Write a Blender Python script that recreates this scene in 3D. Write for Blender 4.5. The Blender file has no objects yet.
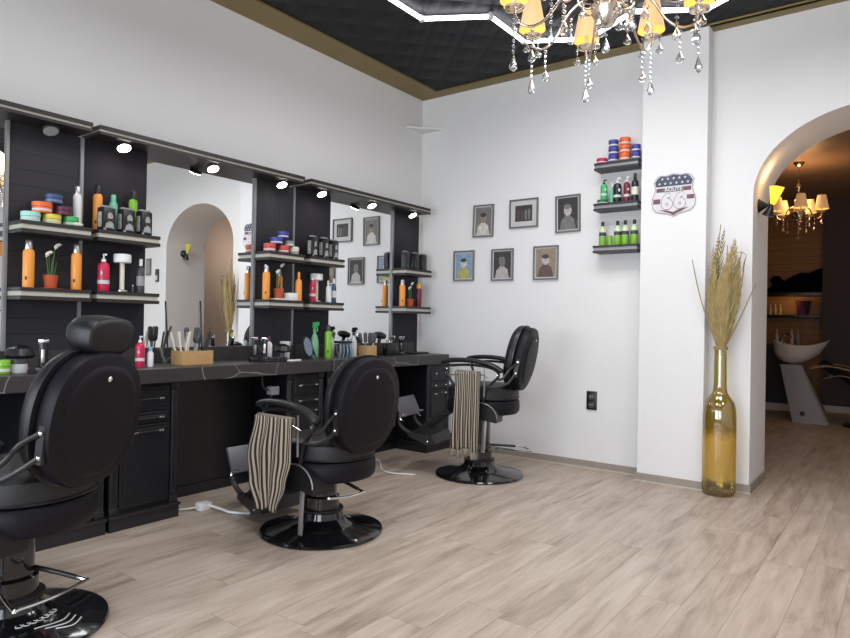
import bpy, bmesh, math, random
from mathutils import Vector, Matrix
random.seed(7)
C = bpy.context.scene.collection
PI = math.pi
R = math.radians

# ------------------------------------------------------------------ materials
def _new(name):
    m = bpy.data.materials.new(name); m.use_nodes = True
    nt = m.node_tree; b = nt.nodes['Principled BSDF']
    return m, nt, b
def mat(name, col, rough=0.5, metal=0.0, noise=0.0, nscale=20, bump=0.0, bscale=80, emit=None, es=0.0,
        coat=0.0, trans=0.0, spec=0.5, alpha=1.0):
    m, nt, b = _new(name)
    b.inputs['Base Color'].default_value = (*col, 1)
    b.inputs['Roughness'].default_value = rough
    b.inputs['Metallic'].default_value = metal
    b.inputs['Coat Weight'].default_value = coat
    b.inputs['Transmission Weight'].default_value = trans
    b.inputs['Specular IOR Level'].default_value = spec
    b.inputs['Alpha'].default_value = alpha
    if emit:
        b.inputs['Emission Color'].default_value = (*emit, 1)
        b.inputs['Emission Strength'].default_value = es
    tc = nt.nodes.new('ShaderNodeTexCoord')
    if noise > 0:
        n = nt.nodes.new('ShaderNodeTexNoise'); n.inputs['Scale'].default_value = nscale
        n.inputs['Detail'].default_value = 4
        nt.links.new(tc.outputs['Object'], n.inputs['Vector'])
        r = nt.nodes.new('ShaderNodeMix'); r.data_type = 'RGBA'
        r.inputs['A'].default_value = (*[c * (1 - noise) for c in col], 1)
        r.inputs['B'].default_value = (*[min(1, c * (1 + noise)) for c in col], 1)
        nt.links.new(n.outputs['Fac'], r.inputs['Factor'])
        nt.links.new(r.outputs['Result'], b.inputs['Base Color'])
    if bump > 0:
        n = nt.nodes.new('ShaderNodeTexNoise'); n.inputs['Scale'].default_value = bscale
        nt.links.new(tc.outputs['Object'], n.inputs['Vector'])
        u = nt.nodes.new('ShaderNodeBump'); u.inputs['Strength'].default_value = bump
        u.inputs['Distance'].default_value = 0.004
        nt.links.new(n.outputs['Fac'], u.inputs['Height'])
        nt.links.new(u.outputs['Normal'], b.inputs['Normal'])
    return m

def math_node(nt, op, a=None, b=None):
    n = nt.nodes.new('ShaderNodeMath'); n.operation = op
    for i, v in enumerate((a, b)):
        if v is None: continue
        if isinstance(v, (int, float)): n.inputs[i].default_value = v
        else: nt.links.new(v, n.inputs[i])
    return n.outputs[0]

def mat_floor():
    m, nt, b = _new('plank_floor')
    L = nt.links; tc = nt.nodes.new('ShaderNodeTexCoord')
    sep = nt.nodes.new('ShaderNodeSeparateXYZ'); L.new(tc.outputs['Object'], sep.inputs[0])
    W_, LEN = 0.186, 1.22
    u = math_node(nt, 'DIVIDE', math_node(nt, 'ADD', sep.outputs[0], 0.965), W_)
    iu = math_node(nt, 'FLOOR', u); fu = math_node(nt, 'FRACT', u)
    wn = nt.nodes.new('ShaderNodeTexWhiteNoise'); wn.noise_dimensions = '1D'; L.new(iu, wn.inputs['W'])
    v = math_node(nt, 'DIVIDE', math_node(nt, 'ADD', sep.outputs[1], math_node(nt, 'MULTIPLY', wn.outputs['Value'], LEN)), LEN)
    iv = math_node(nt, 'FLOOR', v); fv = math_node(nt, 'FRACT', v)
    cmb = nt.nodes.new('ShaderNodeCombineXYZ'); L.new(iu, cmb.inputs[0]); L.new(iv, cmb.inputs[1])
    wn2 = nt.nodes.new('ShaderNodeTexWhiteNoise'); wn2.noise_dimensions = '3D'; L.new(cmb.outputs[0], wn2.inputs['Vector'])
    # grain
    mp = nt.nodes.new('ShaderNodeMapping'); mp.inputs['Scale'].default_value = (9, 1.1, 1)
    addv = nt.nodes.new('ShaderNodeVectorMath'); addv.operation = 'ADD'
    sc = nt.nodes.new('ShaderNodeVectorMath'); sc.operation = 'SCALE'; sc.inputs['Scale'].default_value = 7.0
    L.new(wn2.outputs['Color'], sc.inputs[0]); L.new(tc.outputs['Object'], addv.inputs[0]); L.new(sc.outputs[0], addv.inputs[1])
    L.new(addv.outputs[0], mp.inputs[0])
    n1 = nt.nodes.new('ShaderNodeTexNoise'); n1.inputs['Scale'].default_value = 1.6; n1.inputs['Detail'].default_value = 7
    n1.inputs['Roughness'].default_value = 0.62; n1.inputs['Distortion'].default_value = 0.5
    L.new(mp.outputs[0], n1.inputs['Vector'])
    mp2 = nt.nodes.new('ShaderNodeMapping'); mp2.inputs['Scale'].default_value = (60, 3, 1); L.new(addv.outputs[0], mp2.inputs[0])
    n2 = nt.nodes.new('ShaderNodeTexNoise'); n2.inputs['Scale'].default_value = 2.0; n2.inputs['Detail'].default_value = 3
    L.new(mp2.outputs[0], n2.inputs['Vector'])
    f = math_node(nt, 'ADD', math_node(nt, 'MULTIPLY', n1.outputs['Fac'], 0.95), math_node(nt, 'MULTIPLY', n2.outputs['Fac'], 0.22))
    f = math_node(nt, 'ADD', f, math_node(nt, 'MULTIPLY', math_node(nt, 'SUBTRACT', wn2.outputs['Value'], 0.5), 0.10))
    cr = nt.nodes.new('ShaderNodeValToRGB'); L.new(f, cr.inputs[0])
    e = cr.color_ramp.elements
    e[0].position = 0.36; e[0].color = (0.245, 0.190, 0.150, 1)
    e[1].position = 0.82; e[1].color = (0.540, 0.455, 0.385, 1)
    k = e.new(0.56); k.color = (0.405, 0.325, 0.262, 1)
    # seams
    su = math_node(nt, 'MINIMUM', fu, math_node(nt, 'SUBTRACT', 1.0, fu))
    sv = math_node(nt, 'MULTIPLY', math_node(nt, 'MINIMUM', fv, math_node(nt, 'SUBTRACT', 1.0, fv)), LEN / W_)
    s = math_node(nt, 'MINIMUM', su, sv)
    line = math_node(nt, 'LESS_THAN', s, 0.008)
    mx = nt.nodes.new('ShaderNodeMix'); mx.data_type = 'RGBA'
    L.new(math_node(nt, 'MULTIPLY', line, 0.45), mx.inputs['Factor']); L.new(cr.outputs[0], mx.inputs['A']); mx.inputs['B'].default_value = (0.08, 0.06, 0.045, 1)
    L.new(mx.outputs['Result'], b.inputs['Base Color'])
    rr = math_node(nt, 'ADD', math_node(nt, 'MULTIPLY', n1.outputs['Fac'], 0.2), 0.32)
    L.new(rr, b.inputs['Roughness'])
    u = nt.nodes.new('ShaderNodeBump'); u.inputs['Strength'].default_value = 0.12; u.inputs['Distance'].default_value = 0.002
    L.new(f, u.inputs['Height']); L.new(u.outputs['Normal'], b.inputs['Normal'])
    return m

def mat_marble():
    m, nt, b = _new('dark_marble')
    L = nt.links; tc = nt.nodes.new('ShaderNodeTexCoord')
    n = nt.nodes.new('ShaderNodeTexNoise'); n.inputs['Scale'].default_value = 3.0; n.inputs['Detail'].default_value = 5
    L.new(tc.outputs['Object'], n.inputs['Vector'])
    ad = nt.nodes.new('ShaderNodeMix'); ad.data_type = 'VECTOR'; ad.inputs['Factor'].default_value = 0.12
    L.new(tc.outputs['Object'], ad.inputs['A']); L.new(n.outputs['Color'], ad.inputs['B'])
    vo = nt.nodes.new('ShaderNodeTexVoronoi'); vo.feature = 'DISTANCE_TO_EDGE'; vo.inputs['Scale'].default_value = 2.0
    L.new(ad.outputs['Result'], vo.inputs['Vector'])
    cr = nt.nodes.new('ShaderNodeValToRGB'); L.new(vo.outputs['Distance'], cr.inputs[0])
    cr.color_ramp.elements[0].position = 0.0; cr.color_ramp.elements[0].color = (0.26, 0.25, 0.24, 1)
    cr.color_ramp.elements[1].position = 0.007; cr.color_ramp.elements[1].color = (0.034, 0.031, 0.031, 1)
    L.new(cr.outputs[0], b.inputs['Base Color']); b.inputs['Roughness'].default_value = 0.38
    return m

def mat_stripes(name, axis, freq, c1, c2, duty=0.5, rough=0.9, bump=0.0):
    m, nt, b = _new(name); L = nt.links
    tc = nt.nodes.new('ShaderNodeTexCoord'); sep = nt.nodes.new('ShaderNodeSeparateXYZ')
    L.new(tc.outputs['UV' if axis == 'U' else 'Object'], sep.inputs[0])
    src = sep.outputs[{'U': 0, 'X': 0, 'Y': 1, 'Z': 2}[axis]]
    fr = math_node(nt, 'FRACT', math_node(nt, 'MULTIPLY', src, freq))
    s = math_node(nt, 'LESS_THAN', fr, duty)
    mx = nt.nodes.new('ShaderNodeMix'); mx.data_type = 'RGBA'
    L.new(s, mx.inputs['Factor']); mx.inputs['A'].default_value = (*c1, 1); mx.inputs['B'].default_value = (*c2, 1)
    L.new(mx.outputs['Result'], b.inputs['Base Color']); b.inputs['Roughness'].default_value = rough
    if bump:
        u = nt.nodes.new('ShaderNodeBump'); u.inputs['Strength'].default_value = bump; u.inputs['Distance'].default_value = 0.006
        u.invert = True
        L.new(s, u.inputs['Height']); L.new(u.outputs['Normal'], b.inputs['Normal'])
    return m

def mat_ceiling():
    m, nt, b = _new('embossed_black_ceiling'); L = nt.links
    tc = nt.nodes.new('ShaderNodeTexCoord')
    sep = nt.nodes.new('ShaderNodeSeparateXYZ'); L.new(tc.outputs['Object'], sep.inputs[0])
    a = math_node(nt, 'ADD', sep.outputs[0], sep.outputs[1]); d = math_node(nt, 'SUBTRACT', sep.outputs[0], sep.outputs[1])
    def ridge(v, fq):
        return math_node(nt, 'ABSOLUTE', math_node(nt, 'SINE', math_node(nt, 'MULTIPLY', v, fq)))
    h = math_node(nt, 'MULTIPLY', ridge(a, 8.9), ridge(d, 8.9))
    h = math_node(nt, 'ADD', h, math_node(nt, 'MULTIPLY', ridge(a, 26.7), 0.3))
    u = nt.nodes.new('ShaderNodeBump'); u.inputs['Strength'].default_value = 0.6; u.inputs['Distance'].default_value = 0.02
    L.new(h, u.inputs['Height']); L.new(u.outputs['Normal'], b.inputs['Normal'])
    b.inputs['Base Color'].default_value = (0.009, 0.008, 0.011, 1); b.inputs['Roughness'].default_value = 0.6; b.inputs['Specular IOR Level'].default_value = 0.3
    return m

def mat_glass_thin(name, col, gloss=0.12, col2=None, z0=0, z1=1, rough=0.03, amber=0.0):
    m = bpy.data.materials.new(name); m.use_nodes = True; nt = m.node_tree; L = nt.links
    for n in list(nt.nodes): nt.nodes.remove(n)
    out = nt.nodes.new('ShaderNodeOutputMaterial')
    tr = nt.nodes.new('ShaderNodeBsdfTransparent'); tr.inputs['Color'].default_value = (*col, 1)
    gl = nt.nodes.new('ShaderNodeBsdfGlossy'); gl.inputs['Roughness'].default_value = rough
    gl.inputs['Color'].default_value = (0.95, 0.95, 0.95, 1)
    fr = nt.nodes.new('ShaderNodeLayerWeight'); fr.inputs['Blend'].default_value = 0.25
    f = math_node(nt, 'ADD', math_node(nt, 'MULTIPLY', fr.outputs['Fresnel'], 0.6), gloss * 0.3)
    base = tr.outputs[0]
    if col2:
        tc = nt.nodes.new('ShaderNodeTexCoord'); sep = nt.nodes.new('ShaderNodeSeparateXYZ'); L.new(tc.outputs['Object'], sep.inputs[0])
        nz = nt.nodes.new('ShaderNodeTexNoise'); nz.inputs['Scale'].default_value = 6
        mpn = nt.nodes.new('ShaderNodeMapping'); mpn.inputs['Scale'].default_value = (4, 4, .8)
        L.new(tc.outputs['Object'], mpn.inputs[0]); L.new(mpn.outputs[0], nz.inputs['Vector'])
        cr = nt.nodes.new('ShaderNodeValToRGB')
        L.new(math_node(nt, 'ADD', sep.outputs[2], math_node(nt, 'MULTIPLY', nz.outputs['Fac'], 0.06)), cr.inputs[0])
        e = cr.color_ramp.elements; e[0].position = z0; e[0].color = (0, 0, 0, 1); e[1].position = z0 + .04; e[1].color = (1, 1, 1, 1)
        k = e.new(z1 - .05); k.color = (1, 1, 1, 1); k = e.new(z1 + .03); k.color = (0, 0, 0, 1)
        # amber reflection and refraction low in the bottle, painted as a coloured band
        df = nt.nodes.new('ShaderNodeBsdfTranslucent'); df.inputs['Color'].default_value = (*col2, 1)
        df2 = nt.nodes.new('ShaderNodeBsdfDiffuse'); df2.inputs['Color'].default_value = (*col2, 1)
        dd = nt.nodes.new('ShaderNodeMixShader'); dd.inputs[0].default_value = 0.6
        L.new(df.outputs[0], dd.inputs[1]); L.new(df2.outputs[0], dd.inputs[2])
        mm = nt.nodes.new('ShaderNodeMixShader')
        L.new(math_node(nt, 'MULTIPLY', cr.outputs[0], amber), mm.inputs[0]); L.new(base, mm.inputs[1]); L.new(dd.outputs[0], mm.inputs[2])
        base = mm.outputs[0]
    mx = nt.nodes.new('ShaderNodeMixShader'); L.new(f, mx.inputs[0]); L.new(base, mx.inputs[1]); L.new(gl.outputs[0], mx.inputs[2])
    L.new(mx.outputs[0], out.inputs['Surface'])
    return m

M = {}
M['wall'] = mat('white_wall_paint', (0.755, 0.74, 0.735), 0.85, noise=0.015, nscale=3, bump=0.05, bscale=120)
M['jamb'] = mat('arch_paint', (0.70, 0.68, 0.66), 0.8, noise=0.02, nscale=3)
M['floor'] = mat_floor()
M['ceiling'] = mat_ceiling()
M['gold'] = mat('gold_ceiling_border', (0.235, 0.175, 0.062), 0.5, 0.15, noise=0.12, nscale=5)
M['base'] = mat('grey_wood_skirting', (0.30, 0.26, 0.22), 0.55, noise=0.15, nscale=14)
M['basetip'] = mat('pale_skirting_lip', (0.50, 0.45, 0.39), 0.5)
M['marble'] = mat_marble()
M['cab'] = mat('black_lacquer_cabinet', (0.006, 0.006, 0.009), 0.36, bump=0.02, bscale=40)
M['cab2'] = mat('black_moulding', (0.014, 0.014, 0.017), 0.3)
M['board'] = mat('charcoal_board', (0.016, 0.014, 0.019), 0.55, spec=.3)
M['board_h'] = mat_stripes('charcoal_slats_horizontal', 'Z', 11.0, (0.015, 0.013, 0.018), (0.005, 0.005, 0.006), 0.07, 0.55, 0.5)
M['board_v'] = mat_stripes('charcoal_slats_vertical', 'Y', 24.0, (0.015, 0.014, 0.019), (0.005, 0.005, 0.007), 0.12, 0.55, 0.5)
M['canopy'] = mat('dark_brown_board', (0.020, 0.017, 0.017), 0.45, noise=0.2, nscale=18)
M['under'] = mat('grey_brown_board', (0.13, 0.115, 0.11), 0.5)
M['alu'] = mat('brushed_aluminium', (0.27, 0.27, 0.28), 0.4, 0.5)
M['strip'] = mat('pale_light_strip', (0.44, 0.42, 0.36), 0.4, emit=(1, 0.95, 0.8), es=0.03)
M['mirror'] = mat('mirror_glass', (0.90, 0.915, 0.91), 0.0, 1.0)
M['chrome'] = mat('chrome', (0.85, 0.85, 0.86), 0.12, 1.0)
M['silver'] = mat('brushed_silver', (0.55, 0.55, 0.56), 0.3, 0.9)
M['steel'] = mat('grey_steel_bar', (0.33, 0.32, 0.32), 0.4, 0.6)
M['leather'] = mat('black_leather', (0.008, 0.007, 0.009), 0.40, bump=0.3, bscale=260, spec=0.4)
M['leather2'] = mat('black_leather_seat', (0.012, 0.011, 0.013), 0.45, bump=0.3, bscale=260)
M['shell'] = mat('black_plastic_shell', (0.006, 0.005, 0.008), 0.5, bump=0.1, bscale=300, spec=0.22)
M['gloss'] = mat('black_gloss_enamel', (0.006, 0.006, 0.007), 0.12, coat=0.5)
M['satin'] = mat('black_satin_metal', (0.016, 0.014, 0.015), 0.35)
M['rubber'] = mat('black_rubber', (0.012, 0.012, 0.012), 0.7)
M['footgrey'] = mat('grey_footplate', (0.085, 0.08, 0.09), 0.4)
M['towel'] = mat_stripes('striped_towel', 'U', 14.0, (0.46, 0.39, 0.30), (0.035, 0.027, 0.025), 0.52, 0.95)
M['towelback'] = mat('towel_weave', (0.24, 0.20, 0.16), 0.95)
M['fringe'] = mat_stripes('towel_fringe', 'U', 40.0, (0.40, 0.35, 0.29), (0.16, 0.13, 0.11), 0.5, 0.95)
M['wood'] = mat('light_bamboo', (0.50, 0.30, 0.13), 0.55, noise=0.15, nscale=30)
M['white'] = mat('white_plastic', (0.75, 0.75, 0.74), 0.4)
M['cream'] = mat('cream_plastic', (0.72, 0.68, 0.58), 0.4)
M['black'] = mat('black_plastic', (0.010, 0.010, 0.011), 0.35)
M['matte'] = mat('matte_black', (0.003, 0.003, 0.004), 0.9, spec=0.0)
M['dark'] = mat('dark_grey_plastic', (0.05, 0.05, 0.055), 0.4)
M['mid'] = mat('mid_grey_print', (0.28, 0.28, 0.29), 0.6)
M['pale'] = mat('pale_grey_print', (0.58, 0.58, 0.58), 0.6)
def col(n, c, r=0.38): M[n] = mat(n + '_plastic', c, r)
col('orange', (0.80, 0.30, 0.045)); col('orange2', (0.78, 0.14, 0.03)); col('mint', (0.36, 0.68, 0.60)); col('yellow', (0.70, 0.58, 0.08))
col('green', (0.06, 0.40, 0.12)); col('teal', (0.16, 0.50, 0.34)); col('lime', (0.20, 0.44, 0.03)); col('purple', (0.09, 0.025, 0.06)); col('blue', (0.04, 0.07, 0.20))
col('crimson', (0.55, 0.015, 0.07)); col('red', (0.62, 0.07, 0.06)); col('violet', (0.055, 0.06, 0.30)); col('pink', (0.65, 0.10, 0.20)); col('terracotta', (0.50, 0.10, 0.04))
col('paleblue', (0.22, 0.36, 0.62)); col('wine', (0.16, 0.012, 0.03)); col('deepgreen', (0.02, 0.14, 0.07)); col('bluegrey', (0.15, 0.20, 0.27), 0.2)
M['limeliq'] = mat_stripes('lime_liquid_bottle', 'Z', 1.0, (0.42, 0.62, 0.10), (0.42, 0.62, 0.10), 0.5, 0.2)
M['paleliq'] = mat('pale_green_bottle', (0.58, 0.68, 0.42), 0.2)
M['clearbottle'] = mat('pale_clear_bottle', (0.55, 0.58, 0.56), 0.15)
M['greenbottle'] = mat('clear_green_bottle', (0.16, 0.36, 0.22), 0.15)
M['leaf'] = mat('leaf_green', (0.05, 0.13, 0.04), 0.55)
M['flower'] = mat('white_lily', (0.72, 0.70, 0.66), 0.6)
M['straw'] = mat('dried_straw', (0.37, 0.27, 0.11), 0.65, noise=0.3, nscale=25)
M['straw2'] = mat('dried_palm', (0.27, 0.20, 0.075), 0.65, noise=0.3, nscale=25)
M['glassbottle'] = mat_glass_thin('olive_gold_glass', (0.72, 0.63, 0.27), 0.4, (0.80, 0.50, 0.07), 0.12, 0.48, 0.05, 0.68)
M['crystal'] = mat_glass_thin('cut_crystal', (0.88, 0.90, 0.92), 1.2, rough=0.05)
M['pane'] = mat_glass_thin('window_glass', (0.97, 0.98, 0.98), 0.1)
M['champ'] = mat('champagne_metal', (0.62, 0.55, 0.46), 0.2, 1.0)
M['tube'] = mat('lit_tube', (1, 1, 1), 0.5, emit=(0.93, 0.95, 1.0), es=7.0)
M['lens'] = mat('lit_lens', (1, 1, 1), 0.5, emit=(1, 0.92, 0.78), es=16.0)
M['lensoff'] = mat('unlit_lens', (0.35, 0.35, 0.34), 0.3)
M['bulb'] = mat('lit_bulb', (1, 1, 1), 0.5, emit=(1, 0.72, 0.28), es=4.0)
M['shade'] = mat('lit_fabric_shade', (0.60, 0.40, 0.22), 0.8, emit=(1.0, 0.52, 0.22), es=0.28)
M['shade2'] = mat('lit_yellow_lining', (0.75, 0.55, 0.15), 0.8, emit=(1.0, 0.60, 0.16), es=0.75)
M['amber'] = mat('lit_amber_glass', (0.8, 0.5, 0.05), 0.3, emit=(1.0, 0.60, 0.03), es=1.1)
M['beige'] = mat('beige_plaster', (0.66, 0.60, 0.55), 0.8, noise=0.03, nscale=3)
M['backwall'] = mat('plum_brown_wall', (0.062, 0.050, 0.052), 0.8, noise=0.05, nscale=4)
M['backwood'] = mat_stripes('amber_wood_boards', 'Z', 9.0, (0.34, 0.15, 0.04), (0.17, 0.07, 0.02), 0.06, 0.55)
M['backceil'] = mat('brown_ceiling', (0.30, 0.20, 0.14), 0.45, noise=0.1, nscale=2)
M['ceramic'] = mat('white_ceramic', (0.72, 0.66, 0.62), 0.15)
M['pedestal'] = mat('grey_pedestal', (0.30, 0.28, 0.28), 0.3, 0.3)
M['frame'] = mat('grey_silver_frame', (0.17, 0.155, 0.15), 0.4, 0.4)
M['mount'] = mat('pale_mount_card', (0.52, 0.50, 0.50), 0.7)
M['ph_port'] = mat('mottled_portrait_print', (.36, .36, .36), .5, noise=.85, nscale=70)
for nn, cc in (('ph_dark', (.035, .032, .032)), ('ph_mid', (.16, .15, .15)), ('ph_pale', (.42, .39, .37)), ('ph_sepia', (.26, .19, .14)), ('ph_brown', (.09, .06, .05)), ('ph_blue', (.22, .30, .42)), ('ph_gold', (.40, .36, .12)), ('ph_cream', (.55, .52, .47))):
    M[nn] = mat('mottled_print_' + nn[3:], cc, .35, noise=.6, nscale=55)
M['signblue'] = mat('worn_navy_paint', (0.055, 0.07, 0.11), 0.6, noise=0.4, nscale=60)
M['signwhite'] = mat('worn_white_paint', (0.66, 0.63, 0.65), 0.6, noise=0.08, nscale=60)
M['signred'] = mat('worn_maroon_paint', (0.17, 0.065, 0.085), 0.6, noise=0.3, nscale=60)
M['outline'] = mat('grey_outline_paint', (0.10, 0.10, 0.11), 0.6)

# ------------------------------------------------------------------ mesh builder
class MB:
    def __init__(s): s.bm = bmesh.new(); s.uv = None
    def _xf(s, vs, mtx):
        if mtx is not None: bmesh.ops.transform(s.bm, matrix=mtx, verts=vs)
    def box(s, x0, x1, y0, y1, z0, z1, bev=0.0, mtx=None, seg=2):
        g = bmesh.ops.create_cube(s.bm, size=1.0); vs = g['verts']
        for v in vs:
            v.co = Vector(((x0 + x1) / 2 + v.co.x * (x1 - x0), (y0 + y1) / 2 + v.co.y * (y1 - y0), (z0 + z1) / 2 + v.co.z * (z1 - z0)))
        if bev > 0:
            es = list({e for v in vs for e in v.link_edges})
            r = bmesh.ops.bevel(s.bm, geom=es, offset=bev, segments=seg, affect='EDGES', profile=0.5)
            vs = list({v for f in r['faces'] for v in f.verts} | {v for v in vs if v.is_valid})
        s._xf(vs, mtx); return s
    def rings(s, rings, closed_u=True, cap0=True, cap1=True, loop=False):
        rows = [[s.bm.verts.new(p) for p in r] for r in rings]
        n = len(rows[0]); k = len(rows)
        for i in range(k if loop else k - 1):
            a, b = rows[i], rows[(i + 1) % k]
            for j in range(n if closed_u else n - 1):
                q = (a[j], a[(j + 1) % n], b[(j + 1) % n], b[j])
                try: s.bm.faces.new(q)
                except ValueError: pass
        if not loop and closed_u:
            if cap0: s.bm.faces.new(rows[0][::-1])
            if cap1: s.bm.faces.new(rows[-1])
        return [v for r in rows for v in r]
    def lathe(s, prof, c=(0, 0, 0), seg=24, mtx=None, cap0=True, cap1=True):
        rr = [[(c[0] + max(r, 1e-4) * math.cos(2 * PI * j / seg), c[1] + max(r, 1e-4) * math.sin(2 * PI * j / seg), c[2] + z) for j in range(seg)] for r, z in prof]
        vs = s.rings(rr, cap0=cap0, cap1=cap1); s._xf(vs, mtx); return s
    def tube(s, pts, r, seg=8, closed=False, flat=1.0, rr=None, up=None, smooth=0):
        P = [Vector(p) for p in pts]
        if smooth: P = spline(P, smooth, closed)
        n = len(P); rings = []
        up = Vector(up) if up else None
        prev = None
        for i, p in enumerate(P):
            if closed: t = P[(i + 1) % n] - P[i - 1]
            else: t = P[min(i + 1, n - 1)] - P[max(i - 1, 0)]
            t = t.normalized() if t.length > 1e-9 else Vector((0, 0, 1))
            if up is not None: a = t.cross(up)
            elif prev is not None: a = prev - t * prev.dot(t)
            else: a = t.cross(Vector((0, 0, 1)))
            if a.length < 1e-5: a = t.cross(Vector((1, 0, 0)))
            if a.length < 1e-5: a = t.cross(Vector((0, 1, 0)))
            a.normalize(); prev = a; b = a.cross(t)
            rad = r if rr is None else rr[min(len(rr) - 1, int(round(i * (len(rr) - 1) / max(1, n - 1))))]
            rings.append([p + a * rad * math.cos(2 * PI * j / seg) + b * rad * flat * math.sin(2 * PI * j / seg) for j in range(seg)])
        s.rings(rings, loop=closed); return s
    def prism(s, out, h0, h1, axis='Z', mtx=None, bev=0):
        # outline in 2D, extruded along axis; X: (y,z)  Y: (x,z)  Z: (x,y)
        def P(u, v, h): return {'X': (h, u, v), 'Y': (u, h, v), 'Z': (u, v, h)}[axis]
        a = [s.bm.verts.new(P(u, v, h0)) for u, v in out]; b = [s.bm.verts.new(P(u, v, h1)) for u, v in out]
        n = len(out)
        s.bm.faces.new(a[::-1]); s.bm.faces.new(b)
        for i in range(n): s.bm.faces.new((a[i], a[(i + 1) % n], b[(i + 1) % n], b[i]))
        s._xf(a + b, mtx); return s
    def sphere(s, c, r, sub=2, sc=(1, 1, 1)):
        g = bmesh.ops.create_icosphere(s.bm, subdivisions=sub, radius=r)
        for v in g['verts']: v.co = Vector((c[0] + v.co.x * sc[0], c[1] + v.co.y * sc[1], c[2] + v.co.z * sc[2]))
        return s
    def build(s, name, m, parent=None, loc=None, smooth=40, label=None):
        bmesh.ops.recalc_face_normals(s.bm, faces=s.bm.faces)
        me = bpy.data.meshes.new(name); s.bm.to_mesh(me); s.bm.free()
        if m is not None: me.materials.append(m if not isinstance(m, str) else M[m])
        if smooth:
            for p in me.polygons: p.use_smooth = True
            me.set_sharp_from_angle(angle=R(smooth))
        o = bpy.data.objects.new(name, me); C.objects.link(o)
        if parent: o.parent = parent
        if loc: o.location = loc
        if label: o['label'] = label
        return o

def spline(P, k, closed=False):
    out = []; n = len(P)
    rng = range(n if closed else n - 1)
    for i in rng:
        g = lambda j: P[j % n] if closed else P[max(0, min(n - 1, j))]
        p0, p1, p2, p3 = g(i - 1), g(i), g(i + 1), g(i + 2)
        for q in range(k):
            t = q / k
            out.append(0.5 * ((2 * p1) + (p2 - p0) * t + (2 * p0 - 5 * p1 + 4 * p2 - p3) * t * t + (3 * p1 - 3 * p2 + p3 - p0) * t ** 3))
    if not closed: out.append(P[-1])
    return out

def thing(name, label, cat, loc=(0, 0, 0), rotz=0, group=None):
    o = bpy.data.objects.new(name, None); C.objects.link(o)
    o.empty_display_size = 0.1
    o.location = loc; o.rotation_euler = (0, 0, rotz); o['label'] = label; o['category'] = cat
    if group: o['group'] = group
    return o
def tag(o, label, cat, group=None, kind=None):
    o['label'] = label; o['category'] = cat
    if group: o['group'] = group
    if kind: o['kind'] = kind
    return o
def struct(o): o['kind'] = 'structure'; return o
def dup(root, loc, rotz=None, label=None):
    r = root.copy(); C.objects.link(r); r.location = loc
    if rotz is not None: r.rotation_euler = (0, 0, rotz)
    if label: r['label'] = label
    for ch in list(root.children):
        c = ch.copy(); C.objects.link(c); c.parent = r
        for g in list(ch.children):
            d = g.copy(); C.objects.link(d); d.parent = c
    return r

# ------------------------------------------------------------------ room shell
XL, YB, ZC = -3.98, 5.28, 3.45
XR, YF = 2.5, -2.4
struct(MB().box(XL - .3, XR + .8, YF - .4, 12.0, -0.12, 0).build('floor', 'floor', smooth=0))
struct(MB().box(XL - .3, XR + .3, YF - .3, 6.1, ZC, ZC + .15).build('ceiling', 'ceiling', smooth=0))
struct(MB().box(XL - .3, XL, YF - .3, YB + .82, 0, ZC).build('wall_left', 'wall', smooth=0))
struct(MB().box(XR, XR + .3, YF - .3, 6.1, 0, ZC).build('wall_right', 'wall', smooth=0))
struct(MB().box(XL, -1.705, YB, 6.1, 0, ZC).build('wall_back', 'wall', smooth=0))
struct(MB().box(-1.705, -1.220, 5.12, 6.1, 0, ZC, 0.004).build('wall_pillar', 'wall', smooth=0))
# arch wall
AX0, AX1, ZS, RISE = -0.93, 0.57, 2.17, 0.570
JY = 5.88
arc = []
for i in range(33):
    a = PI - PI * i / 32
    arc.append(((AX0 + AX1) / 2 + (AX1 - AX0) / 2 * math.cos(a), ZS + RISE * math.sin(a)))
out = [(-1.220, 0), (AX0, 0)] + arc + [(AX1, 0), (XR, 0), (XR, ZC), (-1.220, ZC)]
struct(MB().prism(out, 5.25, JY, 'Y').build('wall_arch', 'wall', smooth=25))
# front wall with shop windows behind the camera
fw = MB()
fw.box(XL, XR, YF - .3, YF, 2.50, ZC).box(XL, XL + .35, YF - .3, YF, 0, 2.50).box(XR - .35, XR, YF - .3, YF, 0, 2.50)
fw.box(XL + .35, XR - .35, YF - .3, YF, 0, 0.35).box(-.95, -.65, YF - .3, YF, .35, 2.50)
struct(fw.build('wall_front', 'wall', smooth=0))
for i, (a, b) in enumerate(((XL + .35, -.95), (-.65, XR - .35))):
    f = MB()
    f.box(a, b, YF - .18, YF - .1, .35, .43).box(a, b, YF - .18, YF - .1, 2.42, 2.50).box(a, a + .08, YF - .18, YF - .1, .43, 2.42).box(b - .08, b, YF - .18, YF - .1, .43, 2.42)
    w = struct(f.build('window_%d' % (i + 1), 'dark', smooth=0))
    MB().box(a + .08, b - .08, YF - .145, YF - .135, .43, 2.42).build('pane', 'pane', w, smooth=0)
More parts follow.
